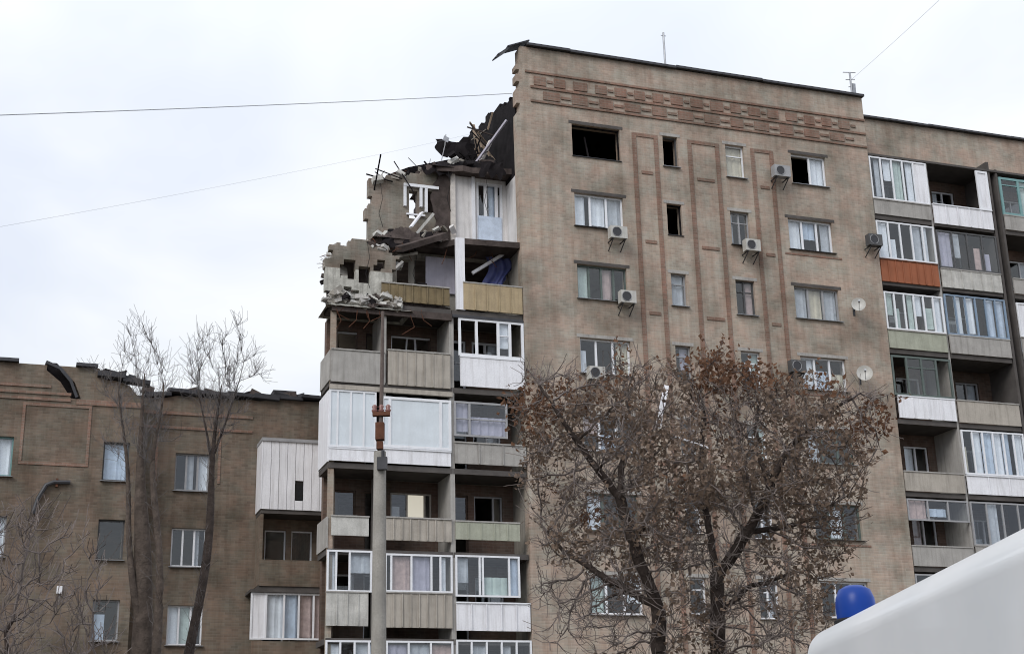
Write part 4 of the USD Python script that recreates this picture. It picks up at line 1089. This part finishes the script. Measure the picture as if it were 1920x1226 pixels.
# bent dark pipe on the wall
t = thing('bent_drainpipe', 'bent black drainpipe piece hanging on the brown wall', 'pipe', (-14.95, YB - .1, 11.9))
MB().tube([(.75, 0, .15), (.2, 0, .13), (-.05, 0, .02), (-.28, 0, -.45), (-.42, 0, -1.0)], .075, 8).build('pipe', 'dark_metal', t, smooth=40)
MB().obox((.3, .06, .12), (.08, .14, .3)).build('clamp', 'rust', t)
t = thing('wall_box', 'tiny white meter box on the brown wall at the lower left', 'box', (-14.28, YB - .06, 8.3))
MB().obox((0, 0, 0), (.2, .12, .26)).build('case', 'white_panel', t)
MB().tube([(0, 0, -.13), (0, .02, -.5)], .012, 5).build('conduit', 'grey_frame', t)

# ------------------------------------------------------------------ utility pole
t = thing('utility_pole', 'concrete utility pole with brown steel extension in front of the balconies', 'utility pole', (-2.17, 22, 0), local=False)
MB().mesh(trimesh.creation.cone(1, 1) if False else trimesh.Trimesh(*(lambda n: (np.vstack([np.c_[r * np.cos(np.linspace(0, 2 * math.pi, n, endpoint=False)), r * np.sin(np.linspace(0, 2 * math.pi, n, endpoint=False)), np.full(n, z)] for r, z in ((.14, 0), (.098, 6.72))]), np.vstack([[[i, (i + 1) % n, n + (i + 1) % n], [i, n + (i + 1) % n, n + i]] for i in range(n)] + [[[n, n + i, n + i + 1] for i in range(1, n - 1)]]).reshape(-1, 3)))(18), process=False)).build('shaft', 'pole_concrete', t, smooth=40)
MB().tube([(.0, 0, 6.3), (.025, 0, 8.0), (.03, 0, 9.1)], [.036, .033, .026], 8).build('steel_pipe', 'brown_steel', t, smooth=40)
MB().obox((.0, -.02, 7.05), (.14, .15, .28)).obox((.02, -.02, 7.34), (.28, .1, .06)).obox((0, -.02, 6.82), (.1, .12, .12)).build('clamp_box', 'rust', t)
for dx in (-.09, .02, .13):
    MB().mesh(trimesh.creation.revolve([(0, 0), (.035, 0), (.05, .04), (.03, .06), (.045, .1), (.02, .13), (0, .13)], sections=10), None, (dx, -.03, 7.365)).build('insulator', 'porcelain', t, smooth=True)
m = MB().tube([(.06, -.12, 6.72), (.06, -.12, 6.55)], .03, 6)
m.obox((.05, -.13, 6.5), (.16, .1, .2)).build('junction_box', 'dark_metal', t)


# ------------------------------------------------------------------ wires
def wire(a, b, sag, r, label, n=24):
    a, b = np.array(a, float), np.array(b, float)
    s = np.linspace(0, 1, n)
    p = a + (b - a) * s[:, None]
    p[:, 2] -= sag * 4 * s * (1 - s)
    t = thing('overhead_wire', label, 'wire', tuple(a), local=False)
    MB().tube(p - a, r, 5).build('cable', 'galvanised', t)


wire((-13.5, 26, 14.9), (.2, 47.2, 26.2), .06, .012, 'thin dark wire crossing the sky on the left above the torn roof')
wire((-10.22, 26.00, 12.45), (-1.26, 49.00, 25.48), .1, .0026, 'very faint wire rising through the sky towards the torn storey, below the darker wire')
wire(tow((17.75, 4, 31.2)), (14.5, 26.0, 22.2), .15, .006, 'thin wire slanting up to the upper right corner')
# ------------------------------------------------------------------ trees
def grow(roots, attract, step=.16, kill=.26, reach=1.2, iters=170, bias=(0, 0, .12), seed=1, jit=.012):
    """space colonisation; roots: list of polylines that are already there. Returns nodes, parents"""
    r = np.random.default_rng(seed)
    nodes, par = [], []
    for pl in roots:
        pl = np.asarray(pl, float)
        start = pl[0]
        prev = -1
        if nodes:
            dd = np.linalg.norm(np.array(nodes) - start, axis=1)
            if dd.min() < .35:
                prev = int(dd.argmin())
        for a, b in zip(pl[:-1], pl[1:]):
            k = max(1, int(np.linalg.norm(b - a) / step))
            for i in range(k):
                q = a + (b - a) * (i / k) + r.normal(0, jit, 3)
                nodes.append(q)
                par.append(prev)
                prev = len(nodes) - 1
        nodes.append(pl[-1])
        par.append(prev)
    nodes = [np.array(x) for x in nodes]
    A = np.array(attract)
    for _ in range(iters):
        if len(A) == 0:
            break
        N = np.array(nodes)
        tree = cKDTree(N)
        d, i = tree.query(A, distance_upper_bound=reach)
        ok = np.isfinite(d)
        if not ok.any():
            break
        dirs = {}
        for q, j in zip(A[ok], i[ok]):
            v = q - N[j]
            dirs.setdefault(j, []).append(v / (np.linalg.norm(v) + 1e-9))
        new = []
        for j, vs in dirs.items():
            v = np.sum(vs, 0) / len(vs) + np.array(bias) + r.normal(0, .16, 3)
            v /= np.linalg.norm(v) + 1e-9
            new.append((N[j] + v * step, j))
        for p, j in new:
            nodes.append(p)
            par.append(j)
        d2, _i = cKDTree(np.array([p for p, _ in new])).query(A)
        A = A[d2 > kill]
    return np.array(nodes), np.array(par)


def radii(nodes, par, tip, power=2.3):
    n = len(nodes)
    w = np.zeros(n)
    kids = np.bincount(par[par >= 0], minlength=n)
    w[kids == 0] = 1
    for i in range(n - 1, -1, -1):
        if w[i] == 0:
            w[i] = 1
        if par[i] >= 0:
            w[par[i]] += w[i]
    return tip * w ** (1 / power), kids


def skin(nodes, par, rad, lo, hi, sides):
    """tapered segments whose radius lies in [lo, hi)"""
    m = (par >= 0) & (rad >= lo) & (rad < hi)
    idx = np.nonzero(m)[0]
    if len(idx) == 0:
        return None
    a, b = nodes[par[idx]], nodes[idx]
    ra, rb = np.minimum(rad[par[idx]], rad[idx] * 1.35), rad[idx]
    d = b - a
    d /= np.linalg.norm(d, axis=1, keepdims=True) + 1e-9
    ref = np.where(np.abs(d[:, 2:3]) < .9, [[0, 0, 1.0]], [[1.0, 0, 0]])
    s = np.cross(d, ref)
    s /= np.linalg.norm(s, axis=1, keepdims=True)
    u = np.cross(s, d)
    an = np.linspace(0, 2 * math.pi, sides, endpoint=False)
    ring = np.cos(an)[None, :, None] * s[:, None] + np.sin(an)[None, :, None] * u[:, None]
    va = a[:, None] + ring * ra[:, None, None]
    vb = b[:, None] + d[:, None] * rb[:, None, None] * .25 + ring * rb[:, None, None]
    v = np.concatenate([va, vb], 1).reshape(-1, 3)
    base = np.arange(len(idx))[:, None] * 2 * sides
    j = np.arange(sides)
    k = (j + 1) % sides
    q = np.stack([base + j, base + k, base + sides + k, base + sides + j], -1).reshape(-1, 4)
    mb = MB()
    mb.add(v, q)
    return mb


def twigs(nodes, par, rad, sel, count, length, seed, up=.3, jitter=.7):
    """short extra twigs that leave the thin branches"""
    r = np.random.default_rng(seed)
    cand = np.nonzero(sel & (par >= 0))[0]
    pick = r.choice(cand, count)
    d = nodes[pick] - nodes[par[pick]]
    d /= np.linalg.norm(d, axis=1, keepdims=True) + 1e-9
    dd = d + r.normal(0, jitter, (count, 3)) + [0, 0, up]
    dd /= np.linalg.norm(dd, axis=1, keepdims=True)
    L = r.uniform(.5, 1.2, count) * length
    a = nodes[pick]
    mid = a + dd * (L * .5)[:, None] + r.normal(0, .02, (count, 3))
    b = a + dd * L[:, None] + [0, 0, .08 * length] + r.normal(0, .04, (count, 3))
    N = np.vstack([a, mid, b])
    P = np.r_[np.full(count, -1), np.arange(count), np.arange(count) + count]
    return N, P, b, mid


def leaves(pos, size, seed, droop=.4):
    r = np.random.default_rng(seed)
    n = len(pos)
    ax = r.normal(0, 1, (n, 3)) + [0, 0, -droop]
    ax /= np.linalg.norm(ax, axis=1, keepdims=True)
    t = np.cross(ax, r.normal(0, 1, (n, 3)))
    t /= np.linalg.norm(t, axis=1, keepdims=True)
    nn = np.cross(ax, t)
    L = (size * r.uniform(.6, 1.3, n))[:, None]
    W = L * r.uniform(.28, .42, n)[:, None]
    fold = L * r.uniform(.05, .22, n)[:, None]
    p0 = pos
    p1 = pos + ax * L * .45 + t * W + nn * fold
    p2 = pos + ax * L
    p3 = pos + ax * L * .45 - t * W + nn * fold
    v = np.stack([p0, p1, p2, p3], 1).reshape(-1, 3)
    b = np.arange(n)[:, None] * 4
    return MB().add(v, np.vstack([b + [0, 1, 2], b + [0, 2, 3]]))


def tree_parts(t, N, P, rad, trunk_r, limb_r, bark, twigmat, trunk_name='trunk'):
    for lo, hi, s, nm, mt, kd in ((trunk_r, 9, 10, 'trunk', bark, None), (limb_r, trunk_r, 7, 'branches', bark, 'stuff'), (0, limb_r, 4, 'twigs', twigmat, 'stuff')):
        mb = skin(N, P, rad, lo, hi, s)
        if mb:
            mb.build(nm, mt, t, kind=kd, smooth=60 if s > 5 else False)


# middle tree: several stems, crown with dead brown leaves
base = np.array([2.85, 25.0, 0.0])
t = thing('brown_tree', 'many stemmed tree with dead brown leaves in front of the brick facade', 'tree', base, local=False)
r = np.random.default_rng(5)
crown = Polygon([(-2.93, 8.44), (-2.47, 8.94), (-1.46, 8.85), (-0.74, 9.2), (0.14, 8.75), (0.93, 8.95), (1.8, 8.5), (3.05, 8.5), (4.21, 8.27), (3.92, 7.37), (3.41, 6.2), (2.91, 4.97), (2.5, 3.63), (2.1, 2.9), (-2.0, 2.9), (-2.4, 3.74), (-2.6, 5.86), (-2.8, 7.33)])
from shapely.geometry import Point
att = []
while len(att) < 2600:
    x, z = r.uniform(-3, 4.3), r.uniform(2.6, 9.9)
    if not crown.contains(Point(x, z)):
        continue
    if r.random() > .62 + .38 * np.clip((z - 4) / 4.5, 0, 1):
        continue
    dep = min(2.4, .5 + crown.exterior.distance(Point(x, z)) * 1.3)
    att.append([x, r.uniform(-dep, dep), z])
roots = [
    [(.1, 0, 0), (.08, 0, 1.5), (-.1, .1, 2.6), (-.43, 0, 3.7), (-.38, 0, 4.48), (-.72, -.2, 5.34), (-1.0, -.3, 6.4), (-1.46, -.5, 7.0), (-1.92, -.7, 7.66), (-2.29, -.8, 8.22), (-2.6, -.8, 8.7)],
    [(.08, 0, 1.5), (.45, .1, 2.6), (.64, .1, 3.67), (.69, .1, 5.02), (1.26, -.1, 5.77), (1.71, -.2, 6.53), (2.05, -.3, 7.21), (2.69, -.4, 7.8), (3.41, -.5, 8.18)],
    [(-1.0, -.3, 6.4), (-.92, .1, 6.99), (-.64, .5, 7.78), (-.69, .7, 8.4), (-.75, .8, 8.8)],
    [(.69, .1, 5.02), (.62, .4, 6.17), (.59, .6, 7.15), (.75, .7, 8.15), (.72, .8, 9.1)],
    [(1.71, -.2, 6.53), (1.58, .2, 7.42), (1.75, .5, 8.33), (1.69, .6, 8.8)],
    [(1.26, -.1, 5.77), (2.04, .4, 5.94), (2.83, .8, 6.21), (3.3, 1.0, 6.6)],
    [(-.38, 0, 4.48), (-1.16, .5, 5.06), (-1.99, .9, 5.65), (-2.4, 1.0, 6.2)],
    [(.67, .1, 4.4), (1.39, .7, 4.91), (2.17, 1.0, 5.17), (2.7, 1.1, 5.3)],
]
N, P = grow(roots, att, step=.15, kill=.25, reach=1.2, seed=3)
rad, kids = radii(N, P, .0085, 2.05)
rad = np.minimum(rad, .19)
tree_parts(t, N, P, rad, .09, .022, 'bark_dark', 'twig_dark')
thin = rad < .03
TN, TP, tips, mids = twigs(N, P, rad, thin, 6200, .4, 11)
mb = skin(TN, TP, np.full(len(TN), .0055), 0, 1, 3)
mb.build('twigs', 'twig_dark', t, kind='stuff')
# leaves hang in clumps; rustier in the top
cl = r.random(len(tips))
from meshkit import noise as vnoise
dens = vnoise(tips * .9, 3)
keep = dens + r.normal(0, .06, len(tips)) + .035 * (tips[:, 2] - 6.5) > .545
src = np.vstack([tips[keep], mids[keep]])
pos = np.repeat(src, 3, 0) + r.normal(0, .055, (len(src) * 3, 3))
rust = pos[:, 2] + 2.4 * (vnoise(pos * .8, 8) - .5) * 2 > 8.1
leaves(pos[~rust], .095, 21).build('leaves', 'dead_leaf', t, kind='stuff')
leaves(pos[rust], .105, 22).build('leaves', 'rust_leaf', t, kind='stuff', label='rusty brown leaves in the top of the crown')


beam_w = [((2.55, 24.2, 7.55), (2.75, 24.3, 8.35), .1, 'pale plank caught upright in the brown tree crown'), ((2.72, 24.2, 7.42), (3.45, 24.4, 7.2), .09, 'pale lath lying across the branches of the brown tree')]
for a, b, w, lab in beam_w:
    a, b = np.array(a), np.array(b)
    q = thing('caught_plank', lab, 'plank', (a + b) / 2, local=False)
    MB().bar((a - b) / 2, (b - a) / 2, w, .03).build('board', 'white_panel', q)


def bare_tree(base, roots, env, label, natt, trunk_r, tip, seed, twn, twl, step=.13, kill=.2, power=2.2, cap=.22, bark='bark_grey', up=.7, twig='twig_grey', bias=(0, 0, .5), name='bare_tree', stems=()):
    t = thing(name, label, 'tree', base, local=False)
    r = np.random.default_rng(seed)
    A = env(r, natt)
    N, P = grow(roots, A, step=step, kill=kill, reach=1.1, bias=bias, seed=seed, jit=.003)
    rad, kids = radii(N, P, tip, power)
    rad = np.minimum(rad, cap)
    if trunk_r:
        rr = np.interp(N[:, 2], trunk_r[0], trunk_r[1])
        n0 = sum(max(1, int(np.linalg.norm(np.subtract(b, a)) / step)) for a, b in zip(roots[0][:-1], roots[0][1:])) + 1
        rad[:n0] = np.maximum(rad[:n0], rr[:n0])
    if trunk_r:
        from scipy.interpolate import CubicSpline
        pl = np.array(roots[0], float)
        q = np.linspace(0, 1, 60)
        cs = CubicSpline(np.linspace(0, 1, len(pl)), pl)(q)
        rr = np.interp(cs[:, 2], trunk_r[0], trunk_r[1])
        wob = np.c_[np.sin(cs[:, 2] * 2.3 + seed), np.cos(cs[:, 2] * 1.7), 0 * q] * .02
        MB().tube(cs + wob, rr * (1 + .06 * np.sin(cs[:, 2] * 3.1)), 14).build('trunk', bark, t, smooth=60)
        rad[:n0] = np.minimum(rad[:n0], rr[0] * .2)
        rad[:n0] = .001
    for i, (ra, rb) in enumerate(stems, 1):
        from scipy.interpolate import CubicSpline
        pl = np.array(roots[i], float)
        q = np.linspace(0, 1, 34)
        cs = CubicSpline(np.linspace(0, 1, len(pl)), pl)(q)
        cs += np.c_[np.sin(cs[:, 2] * 3.3 + i), np.cos(cs[:, 2] * 2.7), 0 * q] * .012
        MB().tube(cs, (ra + (rb - ra) * q ** .8) * (1 + .07 * np.sin(cs[:, 2] * 4.1)), 10).build('stem', bark, t, smooth=60)
    tree_parts(t, N, P, rad, .07, .018, bark, twig)
    if twn:
        TN, TP, tips, mids = twigs(N, P, rad, rad < .025, twn, twl, seed + 1, up=up)
        skin(TN, TP, np.full(len(TN), tip * .8), 0, 1, 3).build('twigs', twig, t, kind='stuff')
    return t


def env_a(r, n):
    z = r.uniform(5.2, 6.8, n)
    x = r.uniform(-.8, .3, n)
    keep = (np.abs(x + .24) < np.interp(z, [5.2, 6.0, 6.4, 6.8], [.4, .5, .5, .25]) * (.6 + .4 * np.sin(z * 9 + x * 14)))
    return np.c_[x, r.normal(0, .22, n), z][keep]


bare_tree((-4.2, 16, 0), [[(.02, 0, 0), (-.02, 0, 2.4), (-.06, 0, 3.4), (-.1, 0, 4.4), (-.16, 0, 5.3), (-.2, 0, 5.9), (-.21, 0, 6.35)],
                          [(-.02, 0, 2.4), (.17, -.1, 3.07), (.1, -.12, 4.4), (.0, -.1, 5.2), (.03, -.1, 5.7), (.06, -.1, 6.2)], [(-.06, 0, 3.4), (-.22, -.05, 4.2), (-.3, 0, 5.0), (-.42, 0, 5.7), (-.48, 0, 6.2)]],
          env_a, 'thick trunked bare tree with upright twigs before the low block', 900, ([0, 2.4, 3.4, 4.4, 5.2, 5.9, 6.35], [.16, .135, .115, .085, .05, .02, .006]), .0024, 31, 1100, .22, stems=((.07, .007), (.05, .005)), up=1.1)


def env_b(r, n):
    z = r.uniform(5.6, 7.0, n)
    x = r.uniform(-.75, .85, n)
    keep = (np.abs(x - .03) < np.interp(z, [5.6, 6.2, 6.7, 7.0], [.12, .45, .6, .4]) * (.65 + .35 * np.sin(z * 8 + x * 15)))
    return np.c_[x, r.normal(0, .2, n), z][keep]


bare_tree((-3.6, 16.6, 0), [[(-.45, 0, 0), (-.3, 0, 2.6), (-.12, 0, 3.9), (-.08, 0, 5.0), (-.04, 0, 5.7), (.02, 0, 6.35)], [(-.05, 0, 5.5), (.1, 0, 6.0), (.22, 0, 6.4)], [(-.07, 0, 5.3), (-.2, .05, 5.9), (-.3, .1, 6.3)]],
          env_b, 'slender bare tree standing right of the thick trunk', 900, ([0, 2.6, 4, 5, 5.8, 6.4], [.08, .065, .052, .04, .022, .006]), .0024, 41, 1100, .22, bark='bark_dark', stems=((.02, .005), (.02, .005)), up=1.1)


def env_c(r, n):
    z = r.uniform(2.2, 4.6, n)
    a = r.uniform(0, 6.283, n)
    R = np.interp(z, [2.2, 3.2, 4.2, 4.7], [.6, 1.0, .8, .3]) * np.sqrt(r.random(n))
    return np.c_[R * np.cos(a) * 1.2, R * np.sin(a), z]


bare_tree((-5.5, 15.5, 0), [[(0, 0, 0), (.05, 0, 1.6), (.0, 0, 2.4), (-.1, 0, 3.3)], [(.05, 0, 1.6), (.5, .1, 2.4), (.9, .1, 3.0)], [(.05, 0, 1.7), (-.5, .1, 2.5), (-.8, .1, 3.4)]],
          env_c, 'low bushy bare tree at the lower left edge', 600, None, .005, 51, 1100, .3, bark='bark_dark', twig='twig_dark', bias=(0, 0, .1))

# ------------------------------------------------------------------ white van with beacon, close on the right
import manifold3d as m3


def rbox(x0, x1, y0, y1, z0, z1, r, n=40):
    s = m3.Manifold.sphere(r, n)
    return m3.Manifold.batch_hull([s.translate((x, y, z)) for x in (x0 + r, x1 - r) for y in (y0 + r, y1 - r) for z in (z0 + r, z1 - r)])


def mfd(m):
    a = m.to_mesh()
    return np.array(a.vert_properties[:, :3]), np.array(a.tri_verts)


VX, VY = 1.3, 1.92
t = thing('white_van', 'white emergency van seen close from the side at lower right', 'van', (VX, VY, 0), local=False)
W_, L_ = 1.9, 4.68
body = rbox(0, W_, 0, L_, .45, 2.24, .13, 64)
for y in (.75, 3.75):      # wheel arches
    body -= m3.Manifold.cylinder(3, .4, .4, 40).rotate((0, 90, 0)).translate((-.5, y, .4))
MB().add(*mfd(body)).build('body', 'van_white', t, smooth=35)
MB().mesh(trimesh.creation.capsule(L_ - .5, .012, count=[8, 8]), None, (-.004, .25, 0)) if False else None
for a, b in ((.35, 1.35), (1.5, 2.6), (2.75, 3.5)):
    MB().box(-.006, .02, a, b, 1.22, 1.74).build('side_window', 'van_glass', t)
MB().box(.25, W_ - .25, L_ - .03, L_ + .006, 1.2, 1.85).build('windscreen', 'van_glass', t)
for y in (.75, 3.75):
    for x in (.0, W_ - .22):
        w = MB().mesh(trimesh.creation.cylinder(.36, .22, sections=28), rotm(0, math.pi / 2, 0), (x + .11, y, .36)).build('wheel', 'black_rubber', t, smooth=40)
        MB().mesh(trimesh.creation.cylinder(.2, .235, sections=20), rotm(0, math.pi / 2, 0), (x + .11, y, .36)).build('rim', 'galvanised', w, smooth=40)
for x in (.2, W_ - .4):
    MB().mesh(trimesh.creation.cylinder(.11, .05, sections=20), rotm(math.pi / 2, 0, 0), (x + .1, L_ + .0, .85)).build('headlight', 'headlight', t, smooth=40)
MB().box(.05, W_ - .05, L_ + .002, L_ + .09, .45, .62).build('bumper', 'van_grey', t)
MB().box(-.02, .0, 2.7, 2.82, 1.05, 1.09).build('door_handle', 'van_grey', t)
BXY = (.2, 4.4)
bc = MB().mesh(trimesh.creation.revolve([(0, 0), (.1, 0), (.1, .04), (.085, .05), (0, .05)], sections=32), None, (*BXY, 2.215)).build('beacon', 'black_rubber', t, smooth=40)
MB().mesh(trimesh.creation.revolve([(0, .0), (.086, .0), (.089, .05), (.085, .09), (.07, .128), (.038, .146), (0, .15)], sections=36), None, (*BXY, 2.262)).build('beacon_dome', 'beacon_blue', bc, smooth=60)
MB().mesh(trimesh.creation.cylinder(.03, .1, sections=16), None, (*BXY, 2.36)).build('lamp_core', 'galvanised', bc, smooth=40)
